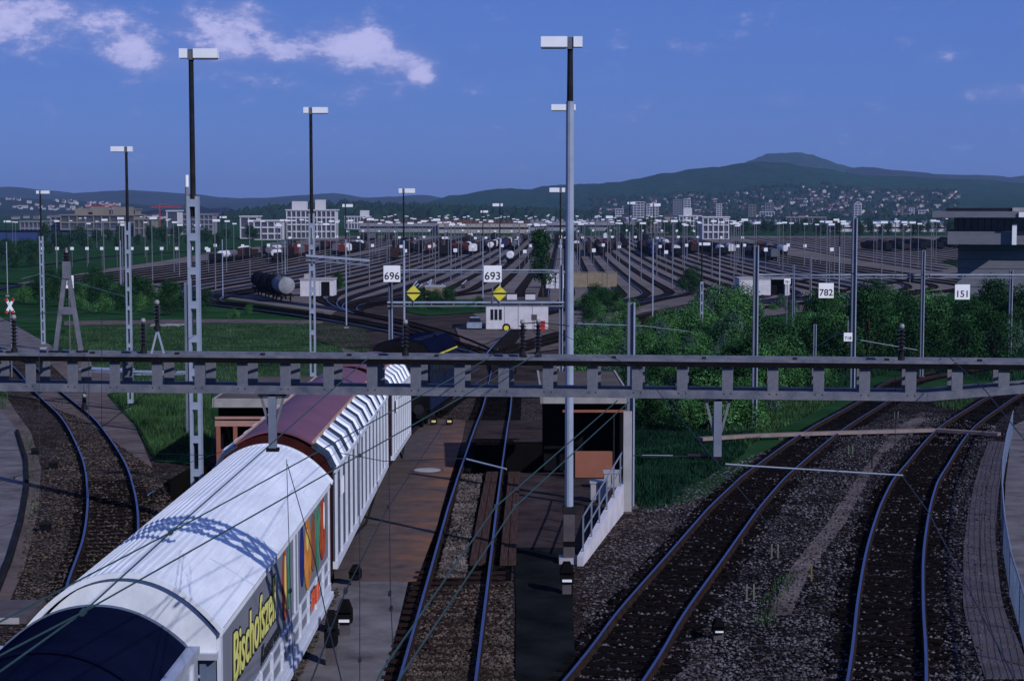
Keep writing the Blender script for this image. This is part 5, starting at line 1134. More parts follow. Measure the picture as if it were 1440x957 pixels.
# slab walkway and fence at the right
Lp = [(1385, 957), (1366, 900), (1354, 850), (1356, 760), (1366, 700), (1376, 660), (1390, 622)]; Rp = [(1452, 957), (1431, 900), (1410, 850), (1401, 760), (1404, 700), (1410, 660), (1420, 622)]
Lw = spline([tuple(G(*q)[:2]) for q in Lp], .75); Rw = spline([tuple(G(*q)[:2]) for q in Rp], .75)
o = holder('walkway')
n = 34
def samp(path, t): k = t * (len(path) - 1); i = min(int(k), len(path) - 2); return path[i].lerp(path[i + 1], k - i)
for k in range(n):
    for j in range(2):
        t0, t1 = k / n + .0012, (k + 1) / n - .0012; s0, s1 = j / 2 + .008, (j + 1) / 2 - .008; z = .06 + random.uniform(-.008, .008)
        c = [samp(Lw, t0).lerp(samp(Rw, t0), s0), samp(Lw, t0).lerp(samp(Rw, t0), s1), samp(Lw, t1).lerp(samp(Rw, t1), s1), samp(Lw, t1).lerp(samp(Rw, t1), s0)]
        MB().add([w3(q, -.02) for q in c] + [w3(q, z) for q in c], [(4, 5, 6, 7), (0, 1, 5, 4), (1, 2, 6, 5), (2, 3, 7, 6), (3, 0, 4, 7)]).build('slab', m_conc_d, o)
FP = [G(*q) for q in [(1462, 990), (1446, 940), (1434, 890), (1420, 840), (1411, 780), (1408, 730), (1409, 690), (1415, 650), (1424, 612)]]
o = thing('mesh_fence', 'low steel mesh fence along the right walkway', 'fence', tuple(FP[0])); mm = M('bluish_mesh_wire', (.10, .14, .22), rough=.5)
for i, (a, b) in enumerate(zip(FP, FP[1:])):
    a_, b_ = a - FP[0], b - FP[0]; MB().tube([a_, a_ + Vector((0, 0, 1.15))], .03, 6).build('fence_post', m_grate, o); MB().tube([a_ + Vector((0, 0, 1.12)), b_ + Vector((0, 0, 1.12))], .025, 6).build('fence_rail', m_grate, o)
    m = MB()
    for k in range(10): z = .08 + k * .108; m.bar(a_ + Vector((0, 0, z)), b_ + Vector((0, 0, z)), .008)
    nn = int((b - a).length / .12)
    for k in range(1, nn): q = a_.lerp(b_, k / nn); m.bar(q + Vector((0, 0, .05)), q + Vector((0, 0, 1.1)), .008)
    x = m.build('mesh_panel', mm, o); x['kind'] = 'stuff'
o = thing('timber_crossing', 'dark reddish plank crossing laid round the right rail of the middle track', 'crossing', (0, 44.5, 0)); me = None
for j, X in enumerate((-1.02, -.80, -.22, .0)):
    for k in range(6):
        if me is None: b = MB().bb(-.10, .10, .02, 2.72, .03, .165).build('plank', m_plank, o); me = b.data
        else: b = bpy.data.objects.new('plank', me); C.objects.link(b); b.parent = o
        b.location = (X + k * .033, k * 2.76, gz(45.8 + k * 2.76) + random.uniform(-.006, .006)); b.rotation_euler = (0, 0, -.012)
def pile(px, py, n, w_, mat, label, rz):
    c = G(px, py, .05); o = thing('board_pile', label, 'boards', tuple(c), rz)
    for k in range(n): MB().box(((k % 4 - 1.5) * .34, random.uniform(-.2, .2), .08 + .1 * (k // 4)), (.3, w_, .07), rz=random.uniform(-.06, .06)).build('board', mat, o)
pile(232, 459, 8, 3.2, m_conc, 'stack of pale boards lying on the lawn left of the tall lattice mast', R(80)); pile(250, 457, 4, 3.0, m_conc, 'second low stack of pale boards on the lawn beside the first', R(84))
pile(150, 524, 12, 3.4, m_steel_l, 'scattered grey boards on the dirt behind the left of the girder', R(70)); pile(225, 527, 10, 4.2, m_steel_l, 'low pile of grey boards behind the girder right of the scattered ones', R(85))
# left road kerb
kp = [G(*q) for q in [(-10, 850), (14, 790), (30, 735), (38, 690), (37, 650), (24, 608)]]; o = thing('road_kerb', 'dark kerb edging along the road at lower left', 'kerb', tuple(kp[0]))
for a, b in zip(kp, kp[1:]): MB().bar(a - kp[0] + Vector((0, 0, .08)), b - kp[0] + Vector((0, 0, .08)), .14, .16).build('kerb_stone', m_steel_d, o)
c = G(20, 862, .05); o = thing('concrete_slab', 'flat concrete slab beside the left track', 'slab', tuple(c)); MB().box((-.3, 0, .04), (1.6, 1.9, .12), rz=.05).build('slab', m_conc_d, o); MB().bb(-.95, .4, -1.02, -.98, .0, .14).build('pale_edge', m_conc, o)
for px, py, lb in ((50, 640, 'small dark track box beside the left rail, upper'), (75, 660, 'small dark track box beside the left rail, lower'), (64, 748, 'small black box in the ballast near the road kerb')):
    c = G(px, py); o = thing('track_box', lb, 'box', tuple(c)); MB().bb(-.14, .14, -.14, .14, 0, .26).build('case', m_black, o); MB().bb(-.16, .16, -.16, .16, .26, .3).build('lid', m_steel_d, o)
# ================================================================ BUILDINGS in the middle distance
def flat_house(px0, px1, pyt, pyb, depth, label, wall, roof=None, Y=None, nm='brick_hut', ov=.25):
    g = G((px0 + px1) / 2, pyb); Y = g.y; X0, X1 = (px0 - 720) * Y / F, (px1 - 720) * Y / F; W = X1 - X0; H = (pyb - pyt) * Y / F; o = thing(nm, label, 'hut', ((X0 + X1) / 2, Y, gz(Y)))
    MB().bb(-W / 2, W / 2, 0, depth, -1, H - .2).build('wall', wall, o); MB().bb(-W / 2 - ov, W / 2 + ov, -ov, depth + ov, H - .2, H).build('roof', roof or m_roofslab, o); return o, W, H
o, W, H = flat_house(683, 771, 424, 465, 9, 'long white railway building with three narrow windows and two roof vents', m_wall_w, nm='railway_building', ov=.35)
for x in (-W * .40, -W * .335, -W * .265): MB().bb(x - .16, x + .16, -.03, .04, 1.2, 2.35).build('window', m_glass, o)
for x in (-W / 2 + .02, W * -.2, W * .02, W * .25): MB().bb(x, x + .05, -.04, .03, 0, H - .25).build('wall_joint', m_conc, o)
for x in (W * -.08, W * .22): MB().bb(x - .55, x + .55, 4.2, 5.2, H, H + .62).build('roof_vent', m_wall_w, o); MB().bb(x - .6, x + .6, 4.15, 5.25, H + .62, H + .72).build('vent_lid', m_rf[0], o)
c = G(763, 467); o = thing('red_box', 'small red box against the right end of the white building', 'box', (c.x, c.y, c.z)); MB().bb(-.26, .26, -.2, .2, .12, 1.15).build('case', m_red, o); MB().bb(-.3, .3, -.24, .24, 1.15, 1.22).build('lid', m_red, o)
c = G(751, 470); o = thing('meter_box', 'grey box on a thin stand before the white building', 'box', (c.x, c.y - .3, c.z)); MB().bb(-.3, .3, -.1, .1, 1.5, 2.1).build('case', m_conc_d, o); MB().bb(-.04, .04, -.04, .04, 0, 1.5).build('stand', m_steel_d, o)
c = G(712, 466); o = thing('cable_drum', 'small dark cable drum with a yellow core before the white building', 'drum', (c.x, c.y - .5, c.z))
for a, r_, mt in ((-.3, .45, m_black), (.25, .45, m_black)): MB().add([(r_ * math.cos(t), a + e, .45 + r_ * math.sin(t)) for e in (0, .06) for t in [k * math.pi / 8 for k in range(16)]], [tuple(range(16)), tuple(range(16, 32))] + [(k, (k + 1) % 16, 16 + (k + 1) % 16, 16 + k) for k in range(16)]).build('flange', mt, o)
MB().add([(.27 * math.cos(t), a, .45 + .27 * math.sin(t)) for a in (-.33, .25) for t in [k * math.pi / 8 for k in range(16)]], [tuple(range(16)), tuple(range(16, 32))] + [(k, (k + 1) % 16, 16 + (k + 1) % 16, 16 + k) for k in range(16)]).build('core', m_yellow, o)
c = G(667, 466); o = thing('parked_car', 'small pale car parked left of the white building', 'car', (c.x, c.y, c.z)); mcar = M('pale_blue_car_paint', (.22, .26, .33), rough=.35)
MB().prism([(-.8, .35), (.8, .35), (.82, .85), (.62, .95), (-.62, .95), (-.82, .85)], 0, 4).build('body', mcar, o); MB().prism([(-.68, .95), (.68, .95), (.52, 1.4), (-.52, 1.4)], 1.0, 3.2).build('cabin', m_glass, o); MB().bb(-.5, .5, 1.3, 2.9, 1.4, 1.43).build('car_roof', mcar, o)
for x in (-.72, .72):
    for y in (.8, 3.2): MB().add([(x + a, y + .32 * math.cos(t), .32 + .32 * math.sin(t)) for a in (-.1, .1) for t in [k * math.pi / 6 for k in range(12)]], [tuple(range(12)), tuple(range(12, 24))] + [(k, (k + 1) % 12, 12 + (k + 1) % 12, 12 + k) for k in range(12)]).build('wheel', m_black, o)
o, W, H = flat_house(422, 468, 392, 417, 6, 'white hut with a dark open doorway behind the lattice mast', m_wall_w, m_conc, ov=.15, nm='white_hut')
MB().bb(W * .14, W * .40, -.03, .05, 0, H - .5).build('doorway', m_black, o); MB().bb(W * .10, W * .135, -.06, .02, 0, H - .4).build('door_post', m_wall_w, o); MB().bb(-W * .4, -W * .2, 1, 2, H, H + .8).build('roof_box', m_conc, o)
o, W, H = flat_house(1040, 1084, 391, 416, 7, 'white hut with a dark opening above the shrubs on the right', m_wall_w, m_conc, ov=.1, nm='white_hut')
MB().bb(W * .5, W * .95, 1.2, 5, -.5, H - .4).build('opening', m_black, o); MB().bb(W * .96, W * 1.1, -.2, 6.5, -.5, H - .2).build('end_wall', m_wall_w, o); MB().bb(W * .5, W * 1.1, -.1, 6.8, H - .2, H).build('roof', m_conc, o); MB().bb(W * .1, W * .3, 2, 3, H, H + .7).build('roof_box', m_conc, o)
o, W, H = flat_house(768, 793, 382, 406, 6, 'small white shed right of the poplar', m_wall_w, m_conc, ov=.2, nm='white_shed')
o, W, H = flat_house(598, 625, 402, 420, 4, 'small pale shed among scrap behind the yellow diamond board', m_tan, m_conc, ov=.1, nm='pale_shed')
# tan retaining wall at the head of the centre tracks
g = G(808, 404); Y = g.y; X0, X1 = (806 - 720) * Y / F, (868 - 720) * Y / F; o = thing('retaining_wall', 'tan panelled retaining wall under the centre sorting tracks', 'wall', (X0, Y, gz(Y)))
pw = (X1 - X0) / 3
for k in range(3): MB().bb(k * pw + .06, (k + 1) * pw - .06, 0, .3, -.6, 2.9).build('wall_panel', m_tan, o); MB().bb(k * pw - .05, k * pw + .05, -.08, .3, -.6, 3.0).build('wall_post', m_tan, o)
MB().bb(-.1, X1 - X0 + .1, -.12, .5, 3.0, 3.12).build('coping', m_tan, o)
# scrap and machinery heap
rnd = random.Random(4)
for k in range(9):
    c = G(rnd.uniform(585, 672), rnd.uniform(403, 419)); o = thing('machine_part', ['heap of grey and rusty machine parts behind the yellow boards'][0], 'machinery', tuple(c), rnd.random(), 'machine parts heaped behind the yellow boards')
    MB().box((0, 0, .5), (1.6, 1, .8), rz=rnd.random()).build('casing', rnd.choice([m_steel, m_black, m_conc_d, WC['blue']]), o); MB().tube([(-.8, 0, .9), (.3, .2, 1.7)], .12, 6).build('pipe', m_steel_l, o); MB().bar((0, -.4, .9), (.8, -.4, 1.3), .1).build('arm', m_steel_d, o)
# concrete control tower on the right
Yt = 250.0
def TX(px): return (px - 720) * Yt / F
def TZ(py): return P(1400, py, Yt).z
o = thing('control_tower', 'massive concrete control building with projecting window band at the right edge', 'building', (TX(1338), Yt, gz(Yt)), -.262); ox, oz = TX(1338), gz(Yt)
def tb(px0, px1, py0, py1, y0, y1, nm, mt): return MB().bb(TX(px0) - ox, TX(px1) - ox, y0, y1, TZ(py1) - oz, TZ(py0) - oz).build(nm, mt, o)
tb(1346, 1560, 344, 440, 3.2, 22, 'wall', m_tower); tb(1332, 1422, 325, 343, -2.2, 20, 'parapet', m_tower); tb(1423, 1560, 325, 343.5, 1.0, 20, 'parapet', m_tower)
tb(1340, 1560, 306, 325, 1.5, 19, 'window_band', m_glass); tb(1311, 1434, 297, 305.5, -4, 22, 'roof_slab', m_tower); tb(1329, 1420, 292.5, 297, -1, 18, 'roof_edge', m_tower_d)
tb(1418, 1560, 292, 299, -2, 18, 'roof_block', m_conc); tb(1426, 1442, 298, 305, -4.3, -4.02, 'white_roof_panel', m_white); tb(1418, 1424, 315, 343, -3.2, -2.22, 'white_fin', m_white)
for k in range(9): tb(1345 + k * 9, 1346 + k * 9, 306, 325, 1.2, 1.5, 'mullion', m_tower_d)
for k in range(5): tb(1346.5, 1560, 352 + k * 13, 352.5 + k * 13, 3.17, 3.2, 'board_joint', m_tower_d)
#PART4
# ================================================================ VEGETATION
def leaf_cloud(seed, lobes, n, leaf, shape=1.0, zbase=.1):
    """lobes: (x, y, z, r); leaves are small bent quads near the lobes' surfaces"""
    rnd = random.Random(seed); mb = MB()
    wsum = [l[3] ** 2 for l in lobes]
    for _ in range(n):
        l = rnd.choices(lobes, wsum)[0]; d = Vector((rnd.gauss(0, 1), rnd.gauss(0, 1), rnd.gauss(0, 1))).normalized()
        if d.z < -.5 and rnd.random() < .6: d.z *= -1
        rr = l[3] * (rnd.random() ** .28) * (1 + .22 * noise.noise(d * 2.3 + Vector((l[0], l[1], l[2]))))
        c = Vector((l[0], l[1], l[2])) + Vector((d.x * rr, d.y * rr, d.z * rr * shape))
        if c.z < zbase: continue
        nrm = (d + Vector((rnd.gauss(0, .6), rnd.gauss(0, .6), rnd.gauss(0, .6) + .3))).normalized()
        u = nrm.orthogonal().normalized(); v = nrm.cross(u); a = rnd.random() * 6.28; u, v = u * math.cos(a) + v * math.sin(a), v * math.cos(a) - u * math.sin(a)
        s = leaf * rnd.uniform(.6, 1.35)
        mb.add([c - u * s, c - v * s * .45 + nrm * s * .1, c + u * s, c + v * s * .45 + nrm * s * .1], [(0, 1, 2, 3)])
    return mb
def lobes_for(seed, w_, h_, k, rr):
    rnd = random.Random(seed); out = []
    for _ in range(k):
        a = rnd.random() * 6.28; q = rnd.random() ** .6; z = rnd.random()
        out.append((math.cos(a) * q * w_ * (1 - .45 * z), math.sin(a) * q * w_ * (1 - .45 * z), h_ * (.22 + .62 * z), rr * rnd.uniform(.6, 1.25)))
    return out
def plant(kind, seed, w_, h_, k, rr, n, leaf, mat, trunk_h, trunk_r, shape=1.0):
    o = thing(kind, '', 'tree'); lb = lobes_for(seed, w_, h_, k, rr)
    c = leaf_cloud(seed, lb, n, leaf, shape).build('crown', mat, o)
    t = MB(); t.tube([(0, 0, -.3), (.05, .02, trunk_h * .5), (0, .05, trunk_h)], trunk_r, 6, trunk_r * .5)
    for l in lb[::3]: t.tube([(0, 0, trunk_h * .45), (l[0] * .5, l[1] * .5, (trunk_h * .45 + l[2]) / 2), (l[0] * .9, l[1] * .9, l[2])], trunk_r * .45, 5, trunk_r * .15)
    t.build('trunk', m_bark, o); return o
S = {'bright': [plant('shrub', 30 + i, 1.5, 2.6, 11, .85, 2600, .10, m_leaf[0], 1.4, .06) for i in range(2)],
     'grey': [plant('shrub', 40 + i, 1.4, 2.8, 9, .8, 2400, .10, m_leaf[2], 1.4, .06) for i in range(2)],
     'dark': [plant('tree', 50 + i, 1.9, 5.6, 15, 1.25, 4200, .13, m_leaf[1], 3.6, .12) for i in range(2)],
     'mid': [plant('tree', 60 + i, 1.8, 5.2, 14, 1.1, 4000, .12, m_leaf[0], 3.4, .11) for i in range(1)],
     'poplar': [plant('poplar', 70, .75, 7.4, 22, .85, 4200, .13, m_leaf[1], 6.6, .12)],
     'far': [plant('tree', 80 + i, 3.4, 9.5, 16, 2.4, 1700, .42, m_leaf[1], 5, .3) for i in range(2)]}
usedp = set(); VN = {'shrub': 'shrub', 'tree': 'tree', 'poplar': 'tree'}
def put(kind, x, y, s=1.0, label='', group=None, sz=None):
    lst = S[kind]; src = lst[random.randrange(len(lst))]
    cand = [q for q in lst if q.name not in usedp]; o = cand[0] if cand else dup(src)
    usedp.add(o.name); o.location = (x, y, gz(y)); o.rotation_euler = (0, 0, random.random() * 6.28); o.scale = (s, s, sz or s); o['label'] = label; o['category'] = VN[o.name.split('.')[0]]
    if group: o['group'] = group
    return o
def clear(x, y, m=2.6):
    for path in near_tracks:
        for p in path[::3]:
            if (p.x - x) ** 2 + (p.y - y) ** 2 < m * m: return False
    return True
random.seed(99)
def fill(kinds, poly, n, smin, smax, label, group, mind=1.6, m=2.6, base='px'):
    pts = [G(*q) for q in poly]; xs = [p.x for p in pts]; ys = [p.y for p in pts]; done = []; tries = 0
    def inside(x, y):
        r = False; j = len(pts) - 1
        for i in range(len(pts)):
            if (pts[i].y > y) != (pts[j].y > y) and x < (pts[j].x - pts[i].x) * (y - pts[i].y) / (pts[j].y - pts[i].y) + pts[i].x: r = not r
            j = i
        return r
    while len(done) < n and tries < 6000:
        tries += 1; x = random.uniform(min(xs), max(xs)); y = random.uniform(min(ys), max(ys))
        if not inside(x, y) or not clear(x, y, m) or any((x - a) ** 2 + (y - b) ** 2 < mind ** 2 for a, b in done): continue
        s = random.uniform(smin, smax); put(random.choice(kinds), x, y, s, label, group, s * random.uniform(.85, 1.2)); done.append((x, y))
fill(['bright', 'bright', 'grey'], [(812, 505), (815, 475), (905, 468), (1000, 470), (1040, 500), (1050, 540), (960, 550), (880, 540), (815, 530)], 46, .55, .95, 'bright green shrub in the thicket behind the middle of the girder', 'bright shrubs behind the girder', 1.5)
fill(['bright', 'grey'], [(960, 470), (1000, 440), (1050, 440), (1055, 470), (1030, 495), (980, 490)], 20, .9, 1.5, 'grey-green shrub in the taller thicket around the lattice mast', 'taller shrubs around the lattice mast', 2.0)
fill(['bright', 'dark'], [(812, 440), (870, 436), (900, 440), (880, 455), (820, 460)], 12, .5, .8, 'rounded dark green shrub below the tan wall', 'shrubs below the tan wall', 2.4)
fill(['bright', 'mid', 'dark'], [(1085, 520), (1110, 492), (1160, 476), (1190, 500), (1185, 540), (1110, 555), (1080, 545)], 20, .6, .95, 'mid green bush between the curved tracks on the right', 'bushes between the curved tracks', 1.8)
fill(['dark', 'dark', 'mid', 'grey'], [(1150, 478), (1240, 462), (1330, 462), (1460, 470), (1500, 520), (1420, 532), (1340, 522), (1290, 510), (1220, 520), (1180, 505)], 64, .62, 1.0, 'dense dark tree in the wood on the right below the control building', 'trees below the control building', 2.4, 3.2)
fill(['bright', 'grey'], [(1060, 440), (1100, 430), (1180, 432), (1200, 444), (1120, 452), (1060, 460)], 14, .4, .7, 'low green shrub on the slope below the white hut', 'low shrubs below the right white hut', 2.2)
fill(['bright', 'dark'], [(890, 560), (960, 552), (1010, 560), (1000, 585), (930, 575)], 9, .3, .5, 'low bush on the grass bank under the girder', 'low bushes on the grass bank', 1.1, 1.8)
fill(['bright', 'dark', 'mid', 'grey'], [(893, 548), (1078, 548), (1080, 580), (1040, 606), (985, 616), (930, 618), (893, 604)], 58, .34, .66, 'dark green bush in the dense growth at the top of the grass bank', 'dense bushes at the top of the grass bank', 1.15, 2.0)
fill(['bright'], [(1000, 560), (1080, 562), (1060, 590), (1020, 600)], 7, .3, .5, 'small bush beside the first right track', 'small bushes beside the first right track', 1.0, 2)
fill(['dark', 'bright'], [(60, 412), (140, 408), (300, 428), (290, 448), (120, 440), (20, 425)], 54, .45, .95, 'dark low bush on the green strip left of the sorting tracks', 'bushes on the green strip at left', 2.6)
fill(['dark'], [(0, 372), (60, 368), (60, 380), (10, 384)], 4, .8, 1.2, 'dark round tree at the far left edge', 'round trees at the far left edge', 5)
for px, py, s in [(222, 470, .35), (330, 448, .5), (350, 442, .45), (970, 408, .9), (960, 412, .6), (980, 414, .7), (812, 432, .5)]:
    g = G(px, py); put('dark' if px > 900 else 'bright', g.x, g.y, s, 'dark bush standing alone among the sorting tracks' if px > 900 else 'single low bush on the lawn near the sorting tracks', 'lone bushes near the sorting tracks')
fill(['dark', 'bright'], [(572, 428), (682, 426), (682, 438), (600, 442)], 16, .35, .55, 'dark shrub in the hedge left of the white railway building', 'hedge shrubs left of the white railway building', 1.6, 1)
fill(['dark', 'bright'], [(445, 402), (480, 404), (480, 416), (470, 418)], 4, .4, .6, 'low bush right of the white hut with the dark doorway', 'bushes right of the left white hut', 2, 1)
g = G(763, 417); put('poplar', g.x, g.y, 1.9, 'tall narrow poplar beside the white shed', sz=1.75)
fill(['far'], [(60, 352), (210, 346), (300, 350), (330, 344), (400, 340), (395, 334), (60, 340)], 34, .55, .95, 'dark broad tree in the row in front of the left buildings', 'trees in front of the left buildings', 7, 1)
fill(['far'], [(-20, 372), (40, 366), (220, 352), (60, 350), (-20, 352)], 16, .4, .7, 'dark tree on the green ground left of the yard', 'trees on the green ground left of the yard', 7, 1)
for px in range(870, 1345, 12): 
    Y = random.uniform(1120, 1290); put('far', (px + random.uniform(-6, 6) - 720) * Y / F, Y, random.uniform(.7, 1.2), 'dark tree in the line beyond the right end of the yard', 'trees beyond the right end of the yard')
# unused protos go away
for lst in S.values():
    for o in lst:
        if o.name not in usedp:
            for c in list(o.children): bpy.data.objects.remove(c)
            bpy.data.objects.remove(o)
# grass blades
def grass(poly, n, h, label, mat, seed, w_=.02, m=1.5, mound=None):
    rnd = random.Random(seed); pts = [G(*q) for q in poly]; xs = [p.x for p in pts]; ys = [p.y for p in pts]; mb = MB(); c = 0; t = 0
    def inside(x, y):
        r = False; j = len(pts) - 1
        for i in range(len(pts)):
            if (pts[i].y > y) != (pts[j].y > y) and x < (pts[j].x - pts[i].x) * (y - pts[i].y) / (pts[j].y - pts[i].y) + pts[i].x: r = not r
            j = i
        return r
    while c < n and t < n * 5:
        t += 1; x = rnd.uniform(min(xs), max(xs)); y = rnd.uniform(min(ys), max(ys))
        if not inside(x, y): continue
        cl = noise.noise(Vector((x * .5, y * .5, seed))) 
        if rnd.random() > .62 + cl * .8: continue
        hh = h * rnd.uniform(.5, 1.3) * (1 + .6 * cl); a = rnd.random() * 6.28; dx, dy = math.cos(a), math.sin(a); l = rnd.uniform(.1, .5) * hh; z = gz(y)
        mb.add([(x - dy * w_, y + dx * w_, z), (x + dy * w_, y - dx * w_, z), (x + dx * l, y + dy * l, z + hh)], [(0, 1, 2)]); c += 1
    return stuff(mb.build('grass', mat), label, 'grass')
grass([(158, 560), (190, 596), (220, 648), (290, 652), (296, 640), (296, 556), (230, 550)], 26000, .42, 'tall bright grass between the left track and the lattice mast', m_blade, 1, .022)
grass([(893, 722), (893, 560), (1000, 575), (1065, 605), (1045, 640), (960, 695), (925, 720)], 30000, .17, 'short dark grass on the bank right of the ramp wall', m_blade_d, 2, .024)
grass([(1000, 610), (1075, 560), (1190, 560), (1160, 572), (1080, 612), (1050, 630)], 9000, .2, 'grass fringe along the first right track', m_blade, 3, .024)
grass([(70, 490), (100, 460), (520, 455), (520, 500), (300, 545), (180, 538), (112, 505)], 30000, .22, 'mown lawn grass behind the left part of the girder', m_blade, 4, .035)
grass([(26, 600), (44, 612), (56, 660), (52, 720), (32, 800), (24, 800), (38, 720), (42, 660)], 2600, .2, 'weeds along the road kerb at lower left', m_blade, 5, .015)
grass([(1060, 880), (1075, 840), (1110, 800), (1125, 808), (1100, 850), (1085, 885)], 700, .16, 'weed tufts on the grit path', m_blade, 6, .012)
grass([(1310, 572), (1350, 566), (1372, 562), (1350, 578)], 900, .35, 'bright weed patch under the raised end of the girder', m_blade, 7, .02)
grass([(815, 560), (700, 0 + 560), (690, 545), (815, 540)], 10, .1, 'few weeds beside the right cabin', m_blade, 8)
grass([(0, 540), (10, 545), (12, 570), (0, 580)], 1200, .3, 'grass tuft at the left edge beside the road', m_blade, 9, .02)
grass([(810, 530), (900, 545), (1050, 555), (1050, 520), (900, 480), (815, 480)], 16000, .5, 'rough grass under the bright shrubs', m_blade, 10, .03)
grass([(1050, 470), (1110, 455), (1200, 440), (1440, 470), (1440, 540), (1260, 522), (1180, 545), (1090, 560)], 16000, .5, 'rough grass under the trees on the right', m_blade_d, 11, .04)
# loose stones on the ballast: real pebbles, a few thousand, joined
def stones(poly, n, r, seed, mat, avoid=True):
    rnd = random.Random(seed); pts = [G(*q) for q in poly]; xs = [p.x for p in pts]; ys = [p.y for p in pts]; mb = MB(); c = 0; t = 0
    def inside(x, y):
        q = False; j = len(pts) - 1
        for i in range(len(pts)):
            if (pts[i].y > y) != (pts[j].y > y) and x < (pts[j].x - pts[i].x) * (y - pts[i].y) / (pts[j].y - pts[i].y) + pts[i].x: q = not q
            j = i
        return q
    while c < n and t < n * 6:
        t += 1; x = rnd.uniform(min(xs), max(xs)); y = min(ys) + (max(ys) - min(ys)) * rnd.random() ** 1.5
        if not inside(x, y): continue
        if seed in (2,) and rnd.random() < .75 and not clear(x, y, 1.35): continue
        s = r * rnd.uniform(.5, 1.4); z = gz(y) + .035 + s * .25; a = rnd.random() * 6; v = []
        for dx, dy, dz in ((1, 0, 0), (0, 1, .1), (-1, 0, 0), (0, -1, .1), (0, 0, .8)):
            q = s * rnd.uniform(.7, 1.2); v.append((x + (dx * math.cos(a) - dy * math.sin(a)) * q, y + (dx * math.sin(a) + dy * math.cos(a)) * q, z + dz * q))
        mb.add(v, [(0, 1, 4), (1, 2, 4), (2, 3, 4), (3, 0, 4)]); c += 1
    o = mb.build('ballast_stones', mat); o['kind'] = 'stuff'; return o
m_stone = M('loose_grey_stone', (.020, .019, .021), col2=(.11, .10, .11), scale=.5, island=.8)
m_stone_p = M('pale_stone', (.025, .021, .020), col2=(.13, .108, .10), scale=.7, island=.7)
m_stone_b = M('loose_brown_stone', (.020, .016, .014), col2=(.095, .074, .062), scale=.7, island=.7)
st = stuff(stones([(45, 700), (95, 600), (60, 560), (90, 560), (215, 660), (250, 720), (90, 860), (20, 850)], 8000, .042, 1, m_stone_b), 'loose brown ballast stones around the left track', 'stones')
st = stuff(stones([(822, 800), (885, 730), (1060, 640), (1300, 580), (1400, 600), (1380, 960), (812, 960)], 15000, .042, 2, m_stone), 'loose grey ballast stones around the two right tracks', 'stones')
st = stuff(stones([(400, 960), (470, 830), (480, 830), (420, 960)], 900, .04, 3, m_stone_b), 'loose stones beside the white wagon', 'stones')
st = stuff(stones([(560, 960), (590, 830), (720, 820), (722, 960)], 4500, .045, 4, m_stone_b), 'loose brown stones on the middle track', 'stones')
st = stuff(stones([(614, 815), (634, 740), (648, 668), (679, 668), (666, 740), (654, 815)], 3600, .045, 5, m_stone_p), 'loose pale stones inside the middle track', 'stones')
# ================================================================ WIRES
def wire(pts, r, mat, label, clamps=(), name='overhead_wire', sag=0):
    q = [P(*p) for p in pts]; o = thing(name, label, 'wire', tuple(q[0])); out = []
    for a, b in zip(q, q[1:]):
        for k in range(6): t = k / 6; v = a.lerp(b, t); v.z -= sag * 4 * t * (1 - t); out.append(v - q[0])
    out.append(q[-1] - q[0]); MB().tube(out, r, 5).build('strand', mat, o)
    for c in clamps: c = P(*c) - q[0]; MB().box(tuple(c), (.028, .10, .035)).build('clamp', mat, o)
    return o
gw, bw = m_green_wire, m_wire
wire([(518, 503, 23.9), (240, 748, 14.5), (-60, 905, 11)], .0072, gw, 'green wire from the girder above the maroon wagon to the left edge', [(240, 748, 14.5)])
wire([(688, 503, 23.9), (240, 748, 14.6), (117, 860, 11.8), (-60, 952, 10)], .0072, gw, 'green wire from the girder middle down through both clamps', [(117, 860, 11.8)])
wire([(757, 497, 23.9), (117, 860, 11.9), (-60, 986, 9.6)], .0072, gw, 'green wire from the pair of insulators to the lowest clamp')
wire([(884, 565, 24), (724, 712, 17), (559, 957, 11), (540, 990, 10.5)], .0075, gw, 'green wire crossing the middle track, right one of two', [(724, 712, 17)])
wire([(868, 563, 24.2), (697, 712, 17), (537, 942, 11), (515, 990, 10.3)], .0075, gw, 'green wire crossing the middle track, left one of two', [(697, 712, 17)])
wire([(640, 572, 24), (546, 712, 18), (486, 830, 14), (425, 990, 11)], .006, bw, 'dark wire slanting over the grey path', [(546, 712, 18), (486, 830, 14)])
wire([(404, 652, 24), (441, 780, 19), (463, 885, 16), (486, 980, 14)], .006, bw, 'dark wire falling from the left hanger in front of the wagon side', [(463, 885, 16)])
wire([(403, 646, 24), (410, 880, 17), (416, 990, 15)], .005, bw, 'thin vertical wire in front of the wagon lettering', [(408, 830, 18)])
wire([(506, 600, 22), (506, 990, 17)], .005, bw, 'thin vertical dropper wire left of the manhole', [(506, 927, 17.8), (506, 640, 21)])
wire([(546, 560, 22), (549, 830, 17), (553, 921, 16)], .005, bw, 'thin vertical dropper wire nearer the manhole', [(548, 834, 17), (553, 921, 16), (550, 855, 16.8)])
wire([(475, 636, 24), (540, 648, 24), (656, 644, 24)], .006, bw, 'dark pull-off wire running right from the left hanger')
wire([(656, 645, 24), (712, 659, 23.6)], .014, m_steel_l, 'pale rod ending above the middle track', name='pull_off_rod')
wire([(890, 640, 24), (1005, 642, 24)], .006, bw, 'dark pull-off wire left of the right hanger')
wire([(903, 640.5, 24.03), (946, 641, 24.03)], .016, m_steel_l, 'pale rod left of the right hanger', name='pull_off_rod')
wire([(968, 640, 24.02), (995, 641, 24.02)], .03, m_insul, 'dark rod insulator beside the right hanger', name='rod_insulator')
wire([(1020, 652, 24), (1060, 655, 24), (1270, 668, 23.8)], .012, m_steel_l, 'long pale rod running right from the right hanger', name='pull_off_rod')
wire([(1330, 497, 24), (1385, 548, 22), (1600, 820, 14)], .007, bw, 'dark wire from the girder falling to the right edge')
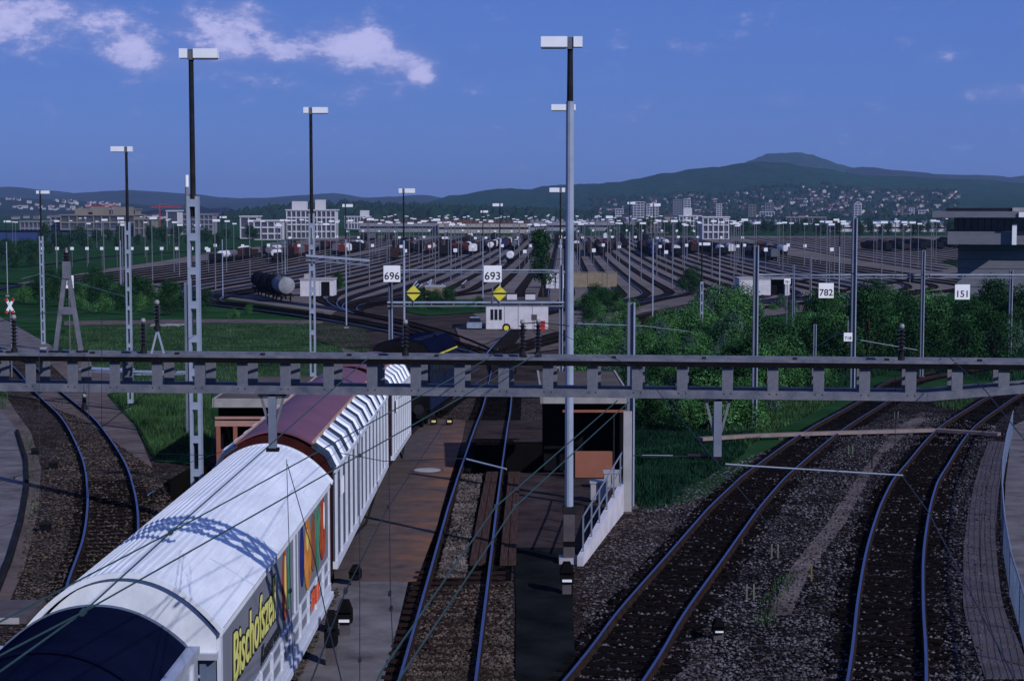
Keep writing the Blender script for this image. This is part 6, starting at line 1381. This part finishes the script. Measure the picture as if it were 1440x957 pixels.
wire([(1268, 668, 24), (1306, 720, 20), (1420, 940, 12), (1440, 985, 11)], .007, bw, 'dark wire crossing the second right track to the slab walkway')
wire([(1259, 520, 24), (1259, 665, 24)], .004, bw, 'thin vertical wire under the girder at right')
wire([(0, 676, 40), (70, 655, 40), (250, 520, 26)], .008, bw, 'dark wire over the road and left track', [(20, 672, 40)])
wire([(0, 632, 30), (130, 634, 30), (300, 640, 27)], .005, bw, 'thin level wire over the left track')
wire([(0, 740, 46), (320, 632, 26)], .005, bw, 'thin wire rising over the left track to the girder')
wire([(-20, 455, 34), (60, 440, 40), (176, 446, 91)], .012, bw, 'wire between the left insulator and the lattice mast')
wire([(125, 500, 24), (125, 545, 24), (123, 700, 23)], .004, bw, 'thin vertical wire at left under the girder', [(123, 660, 23.2)])
wire([(55, 498, 24), (55, 650, 23)], .004, bw, 'thin vertical wire at the far left under the girder')
wire([(143, 440, 24.3), (143, 600, 24.3)], .004, bw, 'thin vertical wire right of the A-frame')
wire([(737, 462, 24), (640, 500, 30), (560, 560, 45)], .008, bw, 'jumper wire left of the pair of insulators')
wire([(735, 455, 24.1), (757, 453, 24.1), (800, 458, 24.4)], .008, bw, 'short jumper joining the tops of the pair of insulators')
wire([(757, 455, 24.1), (900, 520, 20), (1100, 760, 12)], .004, bw, 'thin wire running right from the pair of insulators')
wire([(340, 359, 80), (439, 360, 80), (790, 364, 100)], .016, bw, 'dark level wire in front of the sorting yard')
wire([(439, 440, 80), (375, 480, 60), (270, 470, 50)], .008, bw, 'slack wire by the dark mast with a small ring')
wire([(1063, 388, 80), (1201, 384, 105), (1298, 386, 118), (1500, 390, 135)], .02, bw, 'dark level wire along the long beam on the right')
wire([(1147, 488, 112), (1180, 468, 110), (1210, 478, 106), (1290, 492, 110)], .02, m_steel_l, 'pale bracket wires among the dark trees at right')
wire([(30, 392, 100), (60, 384, 152), (180, 418, 91)], .012, m_steel_l, 'pale slanting span wire at left')
wire([(812, 455, 80), (905, 458, 100), (985, 468, 170)], .02, m_steel_l, 'pale rod wire above the bright shrubs')
# ================================================================ HAZE
HZ = M('x', (1, 1, 1)); bpy.data.materials.remove(HZ)
hz = bpy.data.materials.new('pale_haze'); hz.use_nodes = True; n = hz.node_tree.nodes; n.remove(n['Principled BSDF']); pv = n.new('ShaderNodeVolumePrincipled')
pv.inputs['Color'].default_value = (.42, .60, .95, 1); pv.inputs['Density'].default_value = 5.6e-5; pv.inputs['Anisotropy'].default_value = .1
hz.node_tree.links.new(pv.outputs[0], n['Material Output'].inputs['Volume'])
hb = MB().bb(-21000, 21000, -300, 31000, -30, 420).build('haze', hz, kind='stuff')
tag(hb, 'thin blue haze over the whole plain', 'haze')
